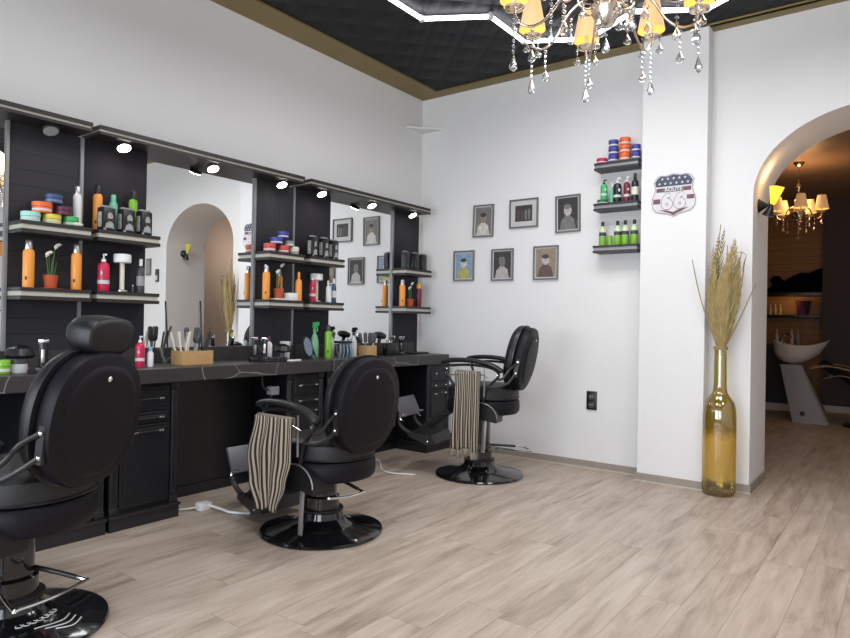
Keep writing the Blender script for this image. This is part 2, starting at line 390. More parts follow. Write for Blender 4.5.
# skirting
def skirt(name, segs):
    s = MB(); t = MB()
    for x0, x1, y0, y1 in segs:
        s.box(x0, x1, y0, y1, 0.0, 0.062)
    o = struct(s.build(name, 'base', smooth=0)); return o
skirt('baseboard_back', [(XL, -1.717, YB - .012, YB)])
skirt('baseboard_pillar', [(-1.717, -1.208, 5.108, 5.12), (-1.717, -1.705, 5.12, YB - .012), (-1.220, -1.208, 5.12, 5.238)])
skirt('baseboard_arch', [(-1.208, AX0 + .012, 5.238, 5.25), (AX0, AX0 + .012, 5.25, JY), (AX1 - .012, AX1, 5.25, JY), (AX1 - .012, XR, 5.238, 5.25)])
skirt('baseboard_right', [(XR - .012, XR, YF, 5.238)])
lip = MB()
for x0, x1, y0, y1 in ((XL, -1.720, YB - .017, YB - .012), (-1.722, -1.203, 5.103, 5.108), (-1.722, -1.717, 5.108, YB - .017), (-1.208, -1.203, 5.108, 5.233), (-1.203, AX0 + .012, 5.233, 5.238)):
    lip.box(x0, x1, y0, y1, 0, 0.010)
struct(lip.build('trim_1', 'basetip', smooth=0))
# gold border on the ceiling
g = MB(); g.box(XL, XL + .262, YF, YB, ZC - .015, ZC).box(XL + .262, -1.717, YB - .122, YB, ZC - .015, ZC)
g.box(-1.717, XR, 5.12 - .0, 5.25, ZC - .015, ZC).box(-1.717, XR, 5.155 - .03, 5.155, ZC - .015, ZC)
struct(g.build('trim_2', 'gold', smooth=0))
# ------------------------------------------------------------------ back room
BY = 11.28
struct(MB().box(-1.05, 1.6, BY, BY + .1, 0, 3.12).build('wall_back_room', 'backwall', smooth=0))
struct(MB().box(-2.2, -1.9, JY, 12, 0, 3.12).build('wall_back_room_left', 'backwall', smooth=0))
struct(MB().box(1.35, 1.6, JY, 12, 0, 3.12).build('wall_back_room_right', 'beige', smooth=0))
struct(MB().box(-1.9, -1.05, 11.75, 11.9, 0, 3.12).build('wall_niche', 'backwood', smooth=0))
struct(MB().box(-1.06, -1.05, BY + .1, 11.75, 0, 3.12).build('wall_niche_side', 'backwall', smooth=0))
struct(MB().box(-2.2, 1.6, JY, 12, 3.12, 3.3).build('ceiling_back_room', 'backceil', smooth=0))
struct(MB().box(-1.9, 1.35, 6.1, 6.15, 3.0, 3.12).build('wall_back_room_front', 'backwall', smooth=0))
struct(MB().box(-1.05, 1.35, BY - .02, BY, 0, .09).build('baseboard_back_room', 'mount', smooth=0))

# ------------------------------------------------------------------ hexagonal tube light
hx = thing('hexagon_tube_light', 'bright white honeycomb tube light on the black ceiling', 'ceiling light', (0, 0, ZC))
path = [(-2.463, 2.81), (-2.896, 3.06), (-2.896, 3.31), (-2.896, 3.81), (-2.463, 4.06), (-2.463, 4.56), (-2.03, 4.81), (-1.597, 4.56), (-1.164, 4.81), (-.731, 4.56), (-.731, 4.06), (-.298, 3.81), (-.298, 3.31), (-.731, 3.06)]
for a, b in zip(path[1:-1], path[2:]):
    A, B = Vector((*a, -.03)), Vector((*b, -.03)); d = (B - A).normalized() * .012
    MB().tube([A + d, B - d], 0.016, 10).build('light_tube', 'tube', hx)
for a in path[1:]:
    MB().lathe([(.020, -.048), (.022, -.04), (.022, -.012), (.012, 0)], (a[0], a[1], 0), 12).build('joint', 'white', hx)

# ------------------------------------------------------------------ chandelier
def strand(parent, x, y, z, nb, drop=0.055, bead=0.0075):
    s = MB(); zz = z
    s.tube([(x, y, z), (x, y, z - nb * .021 - .008)], 0.0012, 5)
    for i in range(nb):
        s.sphere((x, y, zz - .012), bead, 1); zz -= .021
    o = s.build('crystal_strand', 'crystal', parent, smooth=0)
    d = MB(); d.lathe([(.001, 0), (.006, -.012), (.016, -drop * .66), (.017, -drop * .78), (.010, -drop * .93), (.002, -drop)], (x, y, zz - .004), 8)
    d.build('crystal_drop', 'crystal', o, smooth=0)
def chandelier(name, label, cat, loc, Rr, n, a0, zb, top, s=1.0, strands=True, dark=False):
    # zb: height of shade bottoms relative to loc z; top: ceiling height relative
    c = thing(name, label, cat, loc)
    met = 'champ'
    st = MB()
    st.lathe([(.004, zb - .10), (.03 * s, zb - .095), (.056 * s, zb - .05), (.060 * s, zb - .015), (.050 * s, zb - .012), (.020 * s, zb), (.014, zb + .05), (.030 * s, zb + .09), (.036 * s, zb + .12), (.014, zb + .16), (.012, zb + .24), (.028, zb + .28), (.010, zb + .32), (.006, zb + .34)], seg=24)
    st.build('column', met, c)
    ch = MB(); z = zb + .335; k = 0
    while z < top - .06:
        pts = []
        for j in range(10):
            a = 2 * PI * j / 10; u, v = .008 * math.cos(a), .016 * math.sin(a)
            pts.append((u if k % 2 else 0, 0 if k % 2 else u, z + .014 + v))
        ch.tube(pts, .0022, 5, closed=True); z += .024; k += 1
    ch.build('chain', met, c)
    MB().lathe([(.012, top - .055), (.02, top - .05), (.055, top - .015), (.06, top)], seg=24).build('ceiling_rose', met, c)
    for i in range(n):
        a = a0 + 2 * PI * i / n; ca, sa = math.cos(a), math.sin(a)
        P = lambda r, z: (r * ca, r * sa, z)
        MB().tube([P(.02, zb + .03), P(Rr * .25, zb + .045), P(Rr * .48, zb + .01), P(Rr * .64, zb - .065), P(Rr * .80, zb - .10), P(Rr * .95, zb - .085), P(Rr, zb - .04)], .0055 * s, 8, smooth=5).build('arm', met, c)
        MB().tube([P(.03, zb + .02), P(Rr * .18, zb - .03), P(Rr * .30, zb - .01), P(Rr * .28, zb + .025), P(Rr * .2, zb + .015)], .0035, 6, smooth=5).build('scroll', met, c)
        MB().lathe([(.006, -.045), (.020, -.040), (.040 * s, -.032), (.043 * s, -.026), (.02, -.03), (.006, -.028)], P(Rr, zb), 12).build('drip_pan', 'crystal', c, smooth=0)
        cd = MB().lathe([(.009, -.03), (.010, .05), (.004, .052)], P(Rr, zb), 12).build('candle', 'cream', c)
        MB().lathe([(.003, .05), (.010, .062), (.011, .075), (.005, .095), (.001, .105)], P(Rr, zb), 12).build('bulb', 'bulb', cd)
        sh = MB().lathe([(.058 * s, 0), (.034 * s, .125 * s)], P(Rr, zb), 24, cap0=False, cap1=False).build('lamp_shade', 'shade', c)
        MB().lathe([(.0565 * s, .001), (.0328 * s, .123 * s)], P(Rr, zb), 24, cap0=False, cap1=False).build('lining', 'shade2', sh)
        if strands:
            strand(c, *P(Rr, zb - .085), 6, .066)
            strand(c, *P(Rr * .80, zb - .105), 4, .05)
            strand(c, *P(Rr * .45, zb - .01), 3, .045)
            for q in (-.11, .11):
                strand(c, (Rr + .0) * math.cos(a + q), (Rr) * math.sin(a + q), zb - .04, 1, .045, .006)
        else:
            strand(c, *P(Rr, zb - .05), 3, .05); strand(c, *P(Rr * .7, zb - .10), 4, .05)
    if strands:
        for i in range(3):
            a = i * PI / 1.5 + .3; strand(c, .05 * math.cos(a), .05 * math.sin(a), zb - .03, 2, .045)
        strand(c, 0, 0, zb - .10, 2, .06)
    else:
        strand(c, 0, 0, zb - .10, 8, .06)
    return c
chandelier('chandelier', 'large crystal chandelier with small amber shades hanging in the front room', 'chandelier', (-.985, 2.505, 0), .365, 8, R(35), 2.488, ZC)
chandelier('chandelier', 'distant crystal chandelier with cream shades glowing in the dark back room', 'chandelier', (-1.05, 8.6, 0), .235, 5, R(-5), 2.56, 3.12, 1.25, False)

# ------------------------------------------------------------------ mirror stations
MX, FX = -3.93, -3.75
def station(name, label, y0, y1, panels, mirrors, posts, can, lamps, pmat):
    t = thing(name, label, 'mirror unit', (0, (y0 + y1) / 2, 0))
    oy = (y0 + y1) / 2
    def B(x0, x1, a, b, z0, z1, bev=0): return MB().box(x0, x1, a - oy, b - oy, z0, z1, bev)
    for (a, b), pm in zip(panels, pmat):
        B(XL, MX, a, b, 0.905, 2.25).build('back_panel', pm, t, smooth=0)
    for a, b in mirrors:
        B(XL, MX - .004, a, b, 0.985, 2.25).build('mirror', 'mirror', t, smooth=0)
    for a, b in posts:
        B(MX - .002, MX + .010, a, b, 1.0, 2.25).build('post', 'alu', t, smooth=0)
    a, b = can
    cn = B(XL, FX, a, b, 2.281, 2.302).build('canopy', 'canopy', t, smooth=0)
    B(XL, FX + .0, a, b, 2.25, 2.266).build('lower_board', 'canopy', cn, smooth=0)
    B(XL, FX - .012, a + .006, b - .006, 2.266, 2.281).build('light_strip', 'strip', cn, smooth=0)
    for yy, on in lamps:
        mt = Matrix.Translation((-3.84, yy - oy, 2.236)) @ Matrix.Rotation(R(-28), 4, 'Y')
        l = MB().lathe([(.012, .004), (.040, .0), (.045, -.012), (.039, -.018)], seg=20, mtx=mt).lathe([(.012, -.02), (.012, .015)], (-3.84, yy - oy, 2.236), 12).build('spotlight', 'satin', t)
        MB().lathe([(.001, -.0185), (.038, -.0185), (.038, -.021), (.001, -.022)], seg=20, mtx=mt).build('lens', 'lens' if on else 'lensoff', l)
    return t
station('mirror_station', 'leftmost dark mirror unit, cut off by the left edge of the picture', .20, 1.89,
        [(1.50, 1.878)], [(.56, 1.488)], [(1.485, 1.50), (1.878, 1.897)], (.2, 1.862), [(1.67, False)], ['board_h'])
station('mirror_station', 'middle dark mirror unit with a wide mirror reflecting the arched doorway', 1.9, 3.55,
        [(1.90, 2.298), (3.165, 3.533)], [(2.298, 3.146)], [(3.146, 3.165), (3.533, 3.548)], (1.902, 3.488), [(2.09, True), (2.72, True), (3.33, True)], ['board', 'board_v'])
station('mirror_station', 'far dark mirror unit nearest the white back wall', 3.56, 5.19,
        [(3.552, 3.95), (4.785, 5.185)], [(3.95, 4.762)], [(4.762, 4.785)], (3.56, 5.13), [(3.75, True), (4.36, True), (4.954, True)], ['board', 'board'])
def shelf(y0, y1, z, label, leftlip=False):
    t = thing('display_shelf', label, 'shelf', ((MX + FX) / 2, (y0 + y1) / 2, z), group=None)
    hx_, hy = (FX - MX) / 2, (y1 - y0) / 2
    MB().box(-hx_, hx_, -hy, hy, -.020, 0).build('top_board', 'canopy', t, smooth=0)
    MB().box(-hx_, hx_, -hy, hy, -.064, -.044).build('bottom_board', 'canopy', t, smooth=0)
    MB().box(-hx_, hx_ - .008, -hy + .006, hy - .006, -.044, -.020).build('light_strip', 'strip', t, smooth=0)
    return t
UZ, LZ = 1.703, 1.348
for y0, y1, w in ((1.50, 1.872, 'left mirror unit'), (1.905, 2.292, 'left panel of the middle mirror unit'), (3.158, 3.505, 'right panel of the middle mirror unit'), (3.565, 3.945, 'left panel of the far mirror unit'), (4.765, 5.16, 'right panel of the far mirror unit')):
    shelf(y0, y1, UZ, 'upper display shelf, dark, on the ' + w)
    shelf(y0, y1, LZ, 'lower display shelf, dark, on the ' + w)

# ------------------------------------------------------------------ counters and cabinets
CT = 0.905
def counter(y0, y1, label):
    t = thing('countertop', label, 'countertop', (-3.7, (y0 + y1) / 2, 0.82))
    h = (y1 - y0) / 2
    MB().box(XL + 3.7 , .21, -h, h, 0, CT - .82, .004).build('slab', 'marble', t, smooth=0)
    MB().box(MX + 3.7 - .0, MX + 3.7 + .022, -h + .003, h - .003, CT - .82, CT - .82 + .10).build('splashback', 'marble', t, smooth=0)
counter(.2, 1.885, 'dark veined worktop in front of the leftmost mirror, behind the nearest chair')
counter(1.888, 3.553, 'dark veined worktop with thin white veins in front of the middle mirror')
counter(3.560, 5.11, 'dark veined worktop at the far end beside the white back wall')
def cabinet(y0, y1, label, rows=2):
    t = thing('salon_cabinet', label, 'cabinet', (-3.76, (y0 + y1) / 2, 0))
    h = (y1 - y0) / 2; fx = .18
    MB().box(-.19, fx, -h + .005, h - .005, .085, .82).build('body', 'cab', t, smooth=0)
    MB().box(-.19, .21, -h, h, 0, .075).box(-.19, .222, -h - .006, h + .006, .072, .088, .003).build('plinth', 'cab2', t, smooth=0)
    for s in (-1, 1):
        p = MB(); yc = s * (h - .030)
        p.box(fx, fx + .014, yc - .024, yc + .024, .12, .80)
        for q in (-.012, 0, .012): p.tube([(fx + .015, yc + q, .15), (fx + .015, yc + q, .76)], .0045, 6)
        p.box(fx, fx + .022, yc - .027, yc + .027, .088, .13, .003).box(fx, fx + .02, yc - .026, yc + .026, .775, .815, .003)
        p.build('pilaster', 'cab2', t)
    iw = h - .062
    def front(nm, z0, z1):
        d = MB().box(fx, fx + .016, -iw, iw, z0, z1, .003).box(fx + .014, fx + .021, -iw + .022, iw - .022, z0 + .022, z1 - .022, .003)
        o = d.build(nm, 'cab', t, smooth=0)
        hz = (z0 + z1) / 2 if nm == 'drawer' else z1 - .035
        hb = MB().tube([(fx + .045, -.085, hz), (fx + .045, .085, hz)], .0045, 8)
        hb.build('handle', 'satin', o)
        for s in (-1, 1):
            k = MB().tube([(fx + .018, s * .08, hz), (fx + .045, s * .08, hz)], .005, 8).box(fx + .036, fx + .052, s * .08 - .013, s * .08 + .013, hz - .006, hz + .006, .002)
            k.build('handle_end', 'chrome', o)
    front('drawer', .655, .80); front('drawer', .585, .648) if rows == 3 else None
    front('door', .115, .575 if rows == 3 else .64)
    return t
for y0, y1, l in ((1.46, 1.875, 'black cabinet with moulded pilasters, half hidden behind the nearest chair'),
                  (1.895, 2.325, 'black drawer cabinet left of the open knee space under the middle mirror'),
                  (3.175, 3.548, 'black drawer cabinet right of the open knee space, behind the middle chair'),
                  (3.575, 3.98, 'black cabinet hidden behind the backrest of the middle chair'),
                  (4.86, 5.235, 'black cabinet in the corner by the white back wall')):
    cabinet(y0, y1, l, 3)
for y0, y1, l in ((.3, 1.455, 'black modesty panel behind the nearest chair'), (2.33, 3.17, 'black panel closing the knee space under the middle mirror'), (3.985, 4.855, 'black panel closing the knee space by the far chair')):
    p = MB().box(XL + .02, XL + .05, y0, y1, .0, .82).box(XL + .05, XL + .065, y0, y1, 0, .07)
    tag(p.build('back_panel', 'cab', smooth=0), l, 'panel')

# ------------------------------------------------------------------ barber chairs
def oval(W_, H_, n=40, e=2.35, bot=1.0):
    r = []
    for j in range(n):
        a = 2 * PI * j / n; c, s = math.cos(a), math.sin(a)
        k = (abs(c) ** e + abs(s) ** e) ** (-1 / e)
        y, z = k * c * W_ / 2, k * s * H_ / 2
        if z < 0: y *= 1 - (1 - bot) * (abs(z) / (H_ / 2)) ** 2
        r.append((y, z))
    return r
def slab(prof, W_, H_, zc, mtx=None, bot=0.93, e=2.35):
    m = MB(); rr = []
    for x, g in prof: rr.append([(x, y, zc + z) for y, z in oval(W_ - 2 * g, H_ - 2 * g, 44, e, bot)])
    vs = m.rings(rr); m._xf(vs, mtx); return m
def barber_chair(label, loc, rot, dz, tilt, headrest=False, emblem=False, lever=0.0, lz=.25, bx=0.0, blift=0.0, bs=1.0, lsc=1.0):
    t = thing('barber_chair', label, 'barber chair', loc, rot)
    # base
    b = MB().lathe([(.345, 0), (.350, .008), (.345, .018), (.30, .030), (.20, .046), (.15, .062), (.125, .085), (.115, .12), (.10, .13)], seg=56)
    bo = b.build('base', 'gloss', t, smooth=30)
    MB().lathe([(.118, .118), (.122, .126), (.122, .134), (.10, .137)], seg=40).build('collar', 'satin', bo)
    if emblem:
        e = MB()
        for k in range(3):
            e.tube([(-.19 - .028 * k, .06 - .02 * k, .052 - .004 * k), (-.22 - .028 * k, -.03, .048 - .004 * k), (-.20 - .028 * k, -.09, .047 - .003 * k)], .0028, 5, smooth=4)
        for k in range(7):
            a = R(150 + 9 * k)
            e.tube([(.16 * math.cos(a) + .012 * math.cos(q * 1.57), .16 * math.sin(a) + .012 * math.sin(q * 1.57), .060) for q in range(4)], .0022, 5, closed=True, smooth=3)
        e.build('emblem', 'pale', bo, label='white line ornament')
    c = MB().lathe([(.098, .11), (.098, .20), (.090, .205), (.083, .21), (.083, .30 + dz), (.105, .31 + dz), (.110, .345 + dz)], seg=40)
    c.build('column', 'gloss', t)
    # pump lever
    Mx = Matrix.Rotation(lever, 4, 'Z') @ Matrix.Diagonal((lsc, 1.35 if lsc < 1 else 1, 1, 1))
    P = [Mx @ Vector(p) for p in ((-.05, -.05, lz + .02), (-.20, -.07, lz + .01), (-.345, -.085, lz), (-.362, -.08, lz), (-.395, .02, lz - .004), (-.40, .12, lz), (-.385, .13, lz), (-.22, .10, lz + .01), (-.05, .05, lz + .02))]
    MB().tube(P, .007, 8, smooth=3).build('pump_lever', 'chrome', t)
    Q = [Mx @ Vector(p) for p in ((-.05, -.05, lz + .02), (-.20, -.07, lz + .01), (-.30, -.08, lz + .003))]
    MB().tube(Q, .0095, 8).build('lever_sleeve', 'satin', t)
    # seat pan + cushion (round at the back, squarer at the front)
    def dshape(x0, x1, w, n=44):
        r = []
        cx, hx2 = (x0 + x1) / 2, (x1 - x0) / 2
        for j in range(n):
            a = 2 * PI * j / n; ca, sa = math.cos(a), math.sin(a); e = 3.2 if ca > 0 else 2.2
            k = (abs(ca) ** e + abs(sa) ** e) ** (-1 / e)
            r.append((cx + k * ca * hx2, k * sa * w / 2))
        return r
    def dstack(prof):
        m = MB(); m.rings([[(x, y, z + dz) for x, y in dshape(-.31 + g, .24 - g, .52 - 2 * g)] for g, z in prof]); return m
    dstack([(.05, .345), (.015, .352), (.002, .37), (0, .40), (.002, .445), (.012, .458), (.03, .46)]).build('seat_pan', 'shell', t)
    dstack([(.035, .46), (.018, .465), (.008, .475), (.006, .52), (.010, .548), (.03, .566), (.08, .576), (.16, .582), (.22, .584)]).build('seat_cushion', 'leather2', t)
    m = MB(); m.tube([(x, y, .472 + dz) for x, y in dshape(-.305, .235, .51)], .005, 6, closed=True); m.build('piping', 'leather', t)
    # backrest
    T = Matrix.Translation((-.335 + bx, 0, .50 + dz + blift)) @ Matrix.Rotation(-tilt, 4, 'Y') @ Matrix.Diagonal((1, bs, bs, 1)) @ Matrix.Translation((.335, 0, -.50 - dz))
    zc = .765 + dz
    bk = slab([(-.300, .030), (-.296, .008), (-.285, 0), (-.262, 0), (-.245, .006), (-.228, .03), (-.216, .08), (-.212, .15)], .49, .53, zc, T).build('backrest', 'leather', t)
    sh = slab([(-.386, .20), (-.385, .075), (-.381, .058), (-.374, .050), (-.371, .044), (-.369, .018), (-.362, .005), (-.348, 0), (-.312, 0), (-.302, .006), (-.298, .03)], .46, .525, zc, T).build('backrest_shell', 'shell', t)
    m = MB(); m.rings([[(x, y, z + zc) for y, z in oval(.495 + 0 * x, .545, 44, 2.35, .93)] for x in (-.296, -.286)]); m2 = m.bm.verts[:]; m._xf(m2, T); m.build('rim', 'satin', bk)
    def screw(parent, p, ax):
        v = T @ Vector(p); d = (T.to_3x3() @ Vector(ax)).normalized()
        q = d.to_track_quat('Z', 'Y').to_matrix().to_4x4(); q.translation = v
        MB().lathe([(.009, -.002), (.010, .003), (.006, .007), (.001, .008)], seg=12, mtx=q).build('screw', 'chrome', parent)
    screw(sh, (-.384, 0, .765 + dz + .165), (-1, 0, 0))
    for z in (.745, .655):
        screw(sh, (-.335, .234 if z > .7 else .228, z + dz), (0, 1, 0)); screw(sh, (-.335, -.234 if z > .7 else -.228, z + dz), (0, -1, 0))
    for s_ in (-1, 1):
        MB().prism([(-.350, .63 + dz), (-.322, .63 + dz), (-.318, .70 + dz), (-.322, .77 + dz), (-.348, .77 + dz)], min(s_ * .215, s_ * .231), max(s_ * .215, s_ * .231), 'Y', T).build('side_bracket', 'satin', sh, smooth=0)
    # arms
    for s in (-1, 1):
        y = s * .285
        a = MB().tube([(.225, y, .742 + dz), (.19, y, .758 + dz), (.10, y, .768 + dz), (0, y, .768 + dz), (-.10, y, .757 + dz), (-.19, y, .733 + dz), (-.245, y, .703 + dz), (-.262, y, .688 + dz)], .033, 12, flat=.55, smooth=4, up=(0, 0, 1),
                      rr=[.020, .031, .033, .033, .033, .033, .033, .031, .02])
        a.build('armrest', 'leather', t)
        f = MB()
        f.tube([(.20, y, .735 + dz), (.15, y, .725 + dz), (.0, y, .735 + dz), (-.15, y, .722 + dz), (-.225, y, .69 + dz), (-.23, y, .65 + dz), (-.19, y, .61 + dz), (-.15, y * .97, .56 + dz), (-.12, y * .93, .50 + dz), (-.10, y * .9, .42 + dz)], .013, 8, flat=.8, smooth=4)
        f.tube([(.17, y, .73 + dz), (.175, y, .68 + dz), (.15, y, .62 + dz), (.10, y * .95, .54 + dz), (.10, y * .9, .45 + dz)], .011, 8, smooth=4)
        A0 = T @ Vector((-.335, s * .232, .745 + dz)); A1 = T @ Vector((-.335, s * .226, .655 + dz))
        f.tube([(-.21, y, .635 + dz), (-.26, y * .95, .64 + dz), (-.30, s * .24, .70 + dz), A0], .010, 8, smooth=4)
        f.tube([(-.16, y, .575 + dz), (-.24, y * .93, .58 + dz), (-.30, s * .235, .615 + dz), A1], .010, 8, smooth=4)
        f.build('arm_bracket', 'satin', t)
        for px, pz in ((.175, .70), (-.225, .665), (.15, .585)):
            MB().lathe([(.009, 0), (.008, .006), (.001, .008)], seg=10, mtx=Matrix.Translation((px, y + s * .010, pz + dz)) @ Matrix.Rotation(-s * PI / 2, 4, 'X')).build('bracket_screw', 'chrome', t)
    # towel rail on the near side
    MB().tube([(.155, .30, .64 + dz), (.155, .325, .655 + dz), (-.12, .325, .665 + dz), (-.15, .30, .64 + dz)], .006, 8).build('towel_rail', 'chrome', t)
    MB().box(-.135, -.125, .297, .307, .50 + dz, .72 + dz, .002).build('side_bar', 'steel', t, smooth=0)
    # recline housing and lever
    arc_ = [(-.22, .305 + dz), (-.222, .34 + dz)] + [(-.085 + .140 * math.cos(a), .335 + dz + .118 * math.sin(a)) for a in [PI - PI * k / 12 for k in range(1, 12)]] + [(.042, .33 + dz), (.04, .30 + dz), (.0, .292 + dz), (-.04, .315 + dz), (-.10, .325 + dz), (-.16, .312 + dz)]
    hs = MB().prism(arc_, .12, .275, 'Y').build('recline_housing', 'leather', t)
    MB().tube([(x, .276, z) for x, z in arc_[1:14]], .004, 6).build('edge_piping', 'steel', hs)
    MB().box(-.016, .016, .255, .263, -.24, .01, .003, Matrix.Translation((-.125, 0, .315 + dz)) @ Matrix.Rotation(R(-3), 4, 'Y')).build('recline_lever', 'steel', t)
    # footrest
    f = MB()
    for s in (-1, 1):
        y = s * .15
        f.tube([(.16, y, .37 + dz), (.30, y, .31 + dz), (.42, y, .22 + dz), (.50, y, .16 + dz), (.57, y, .165 + dz), (.635, y, .22 + dz), (.64, y, .30 + dz)], .016, 8, smooth=4)
    f.build('footrest_frame', 'satin', t)
    fp = MB().box(-.012, .012, -.18, .18, 0, .165, .006, Matrix.Translation((.605, 0, .275 + dz)) @ Matrix.Rotation(R(25), 4, 'Y')).build('footplate', 'footgrey', t)
    for s in (-1, 1):
        MB().tube([(.57, s * .17, .30 + dz), (.615, s * .175, .29 + dz), (.62, s * .175, .265 + dz), (.595, s * .175, .25 + dz)], .006, 6, smooth=4).build('hook', 'chrome', fp)
    MB().prism([(.30, .09 + dz), (.34, .155 + dz), (.54, .165 + dz), (.54, .135 + dz), (.38, .075 + dz)], -.19, .19, 'Y').build('lower_footrest', 'satin', t, smooth=0)
    MB().lathe([(.009, 0), (.008, .006), (.001, .008)], seg=10, mtx=Matrix.Translation((.37, .19, .105 + dz)) @ Matrix.Rotation(-PI / 2, 4, 'X')).build('footrest_bolt', 'chrome', t)
    if headrest:
        p = MB().tube([T @ Vector((-.33, 0, 1.0 + dz)), T @ Vector((-.33, 0, 1.06 + dz))], .011, 8)
        p.box(-.345, -.315, -.03, .03, 1.03 + dz, 1.04 + dz)
        hp = p.build('headrest_post', 'chrome', t)
        TH = T @ Matrix.Translation((0, -.034, -.008))
        m = slab([(-.352, .06), (-.350, .020), (-.344, .006), (-.335, 0), (-.262, .0), (-.235, .006), (-.215, .022), (-.208, .05)],   .235, .148, 1.092 + dz, TH, 1.02, 2.8)
        m.build('headrest', 'leather', t)
    return t
barber_chair('nearest black barber chair, with a headrest, at the left edge of the picture', (-2.765, 1.09, 0), PI + R(20), .062, R(9), True, True, R(-10), lz=.20, blift=.012, bs=.955, lsc=.80)
barber_chair('black barber chair in the middle without headrest, set low, striped towel on its arm', (-2.70, 2.69, 0), PI - R(2), -.02, R(7), lever=R(-20), lz=.29, bx=.025)
barber_chair('farthest black barber chair by the white back wall, raised high on its column', (-2.744, 4.47, 0), PI + R(13), .152, R(11), lever=R(25), lz=.21, blift=.035, bs=.94, bx=.02)

# towels
def towel(name, label, loc, rot, h, folds, edges, fringe=False):
    t = thing(name, label, 'towel', loc, rot)
    def at(q, k):
        for a, b in zip(edges, edges[1:]):
            if q <= b[0] or b is edges[-1]:
                w = max(0, min(1.2, (q - a[0]) / (b[0] - a[0]))); w = w * w * (3 - 2 * w) if w < 1 else w
                return a[k] + (b[k] - a[k]) * w
    def surf(z0, z1, nz):
        m = MB(); nx = 70; uvl = m.bm.loops.layers.uv.new('UVMap'); grid = []
        for i in range(nz + 1):
            k = i / nz; z = z0 + (z1 - z0) * k; q = max(0, -z / h); row = []
            l, r = at(min(q, 1), 1), at(min(q, 1), 2)
            for j in range(nx + 1):
                u = j / nx
                x = l + (r - l) * u
                y = -.010 * math.sin(u * folds * 2 * PI + q * 1.5) * (0.35 + q) + .004 * math.sin(u * 23 + q * 5)
                row.append((m.bm.verts.new((x, y, z - .012 * math.sin(u * 9) * q)), u, k))
            grid.append(row)
        for i in range(nz):
            for j in range(nx):
                vs = [grid[i][j], grid[i][j + 1], grid[i + 1][j + 1], grid[i + 1][j]]
                f = m.bm.faces.new([v[0] for v in vs])
                for lp, v in zip(f.loops, vs): lp[uvl].uv = (v[1], v[2])
        return m
    o = surf(.0, -h, 30).build('cloth', 'towel', t, smooth=60)
    s = o.modifiers.new('thickness', 'SOLIDIFY'); s.thickness = .005
    # the part folded over the rail and hanging down behind it
    m = MB(); l, r = at(0, 1), at(0, 2)
    m.rings([[(x, y, z) for x in (l + .01, (l + r) / 2, r - .01)] for y, z in ((0, 0), (.008, .010), (.020, .010), (.028, 0), (.028, -.10))], closed_u=False)
    fo = m.build('folded_back', 'towelback', t, smooth=60); s = fo.modifiers.new('thickness', 'SOLIDIFY'); s.thickness = .004
    if fringe:
        fr = surf(-h, -h - .055, 3).build('fringe', 'fringe', t, smooth=60)
        s = fr.modifiers.new('thickness', 'SOLIDIFY'); s.thickness = .003
    return t
towel('striped_towel', 'brown and beige striped towel hanging skewed from the middle chair arm', (-2.73, 2.345, .680), 0, .50, 3,
      ((0, -.15, .15), (.42, -.20, .150), (.70, -.175, .11), (1, -.115, .045)))
towel('striped_towel', 'brown and beige striped towel with a fringe, hanging straight from the farthest chair', (-2.66, 4.135, .838), 0, .585, 4,
      ((0, -.108, .115), (1, -.122, .110)), fringe=True)

# ------------------------------------------------------------------ small goods
SX = -3.83
def tin(label, y, z, d, h, c, band='pale', x=SX, grp=None, cx=None):
    t = thing('product_tin', label, 'tin', (x if cx is None else cx, y, z), group=grp); r = d / 2 * .92
    MB().lathe([(r * .9, 0), (r * .96, .003), (r * .96, h * .52), (r * .9, h * .54)], seg=24).build('tin_body', c, t)
    MB().lathe([(r * .9, h * .54), (r, h * .56), (r, h * .95), (r * .93, h)], seg=24).build('lid', c, t)
    MB().lathe([(r * .97, h * .18), (r * .97, h * .38)], seg=24, cap0=False, cap1=False).build('label_band', band, t)
    return t
def spray_can(label, y, z, d, h, c, cap='silver', x=SX, bandz=None, cat='spray can', name='spray_can'):
    t = thing(name, label, cat, (x, y, z)); r = d / 2 * .92
    MB().lathe([(r * .94, 0), (r, .006), (r, h * .74), (r * .85, h * .79), (r * .5, h * .82)], seg=24).build('can_body', c, t)
    MB().lathe([(r * .62, h * .80), (r * .64, h * .82), (r * .62, h * .97), (r * .45, h)], seg=20).build('cap', cap, t)
    MB().sphere((r * .55, -r * .72, h * .2), r * .42, 2, (1, .35, 1)).build('round_mark', 'dark', t)
    return t
def pump_bottle(label, y, z, d, h, c, cap='white', x=SX, name='pump_bottle'):
    t = thing(name, label, 'bottle', (x, y, z)); r = d / 2 * .88
    MB().lathe([(r * .9, 0), (r, .006), (r, h * .66), (r * .85, h * .74), (r * .35, h * .79), (r * .33, h * .82)], seg=24).build('bottle_body', c, t)
    p = MB().lathe([(r * .4, h * .79), (r * .4, h * .86), (r * .15, h * .87), (r * .15, h * .97)], seg=16)
    p.box(-r * .15, r * .8, -r * .18, r * .18, h * .95, h, .001); p.build('pump', cap, t)
    MB().lathe([(r * 1.01, h * .2), (r * 1.01, h * .30)], seg=24, cap0=False, cap1=False).build('label_band', 'pale' if c != 'white' else 'mid', t)
    ring = MB(); ring.tube([(r * .72 + .0 * k, -r * .72 + 0, 0) for k in range(2)], .0001, 3)
    ring = MB().sphere((r * .60, -r * .72, h * .48), r * .45, 2, (1, .35, 1)); ring.build('round_logo', 'pale', t)
    return t
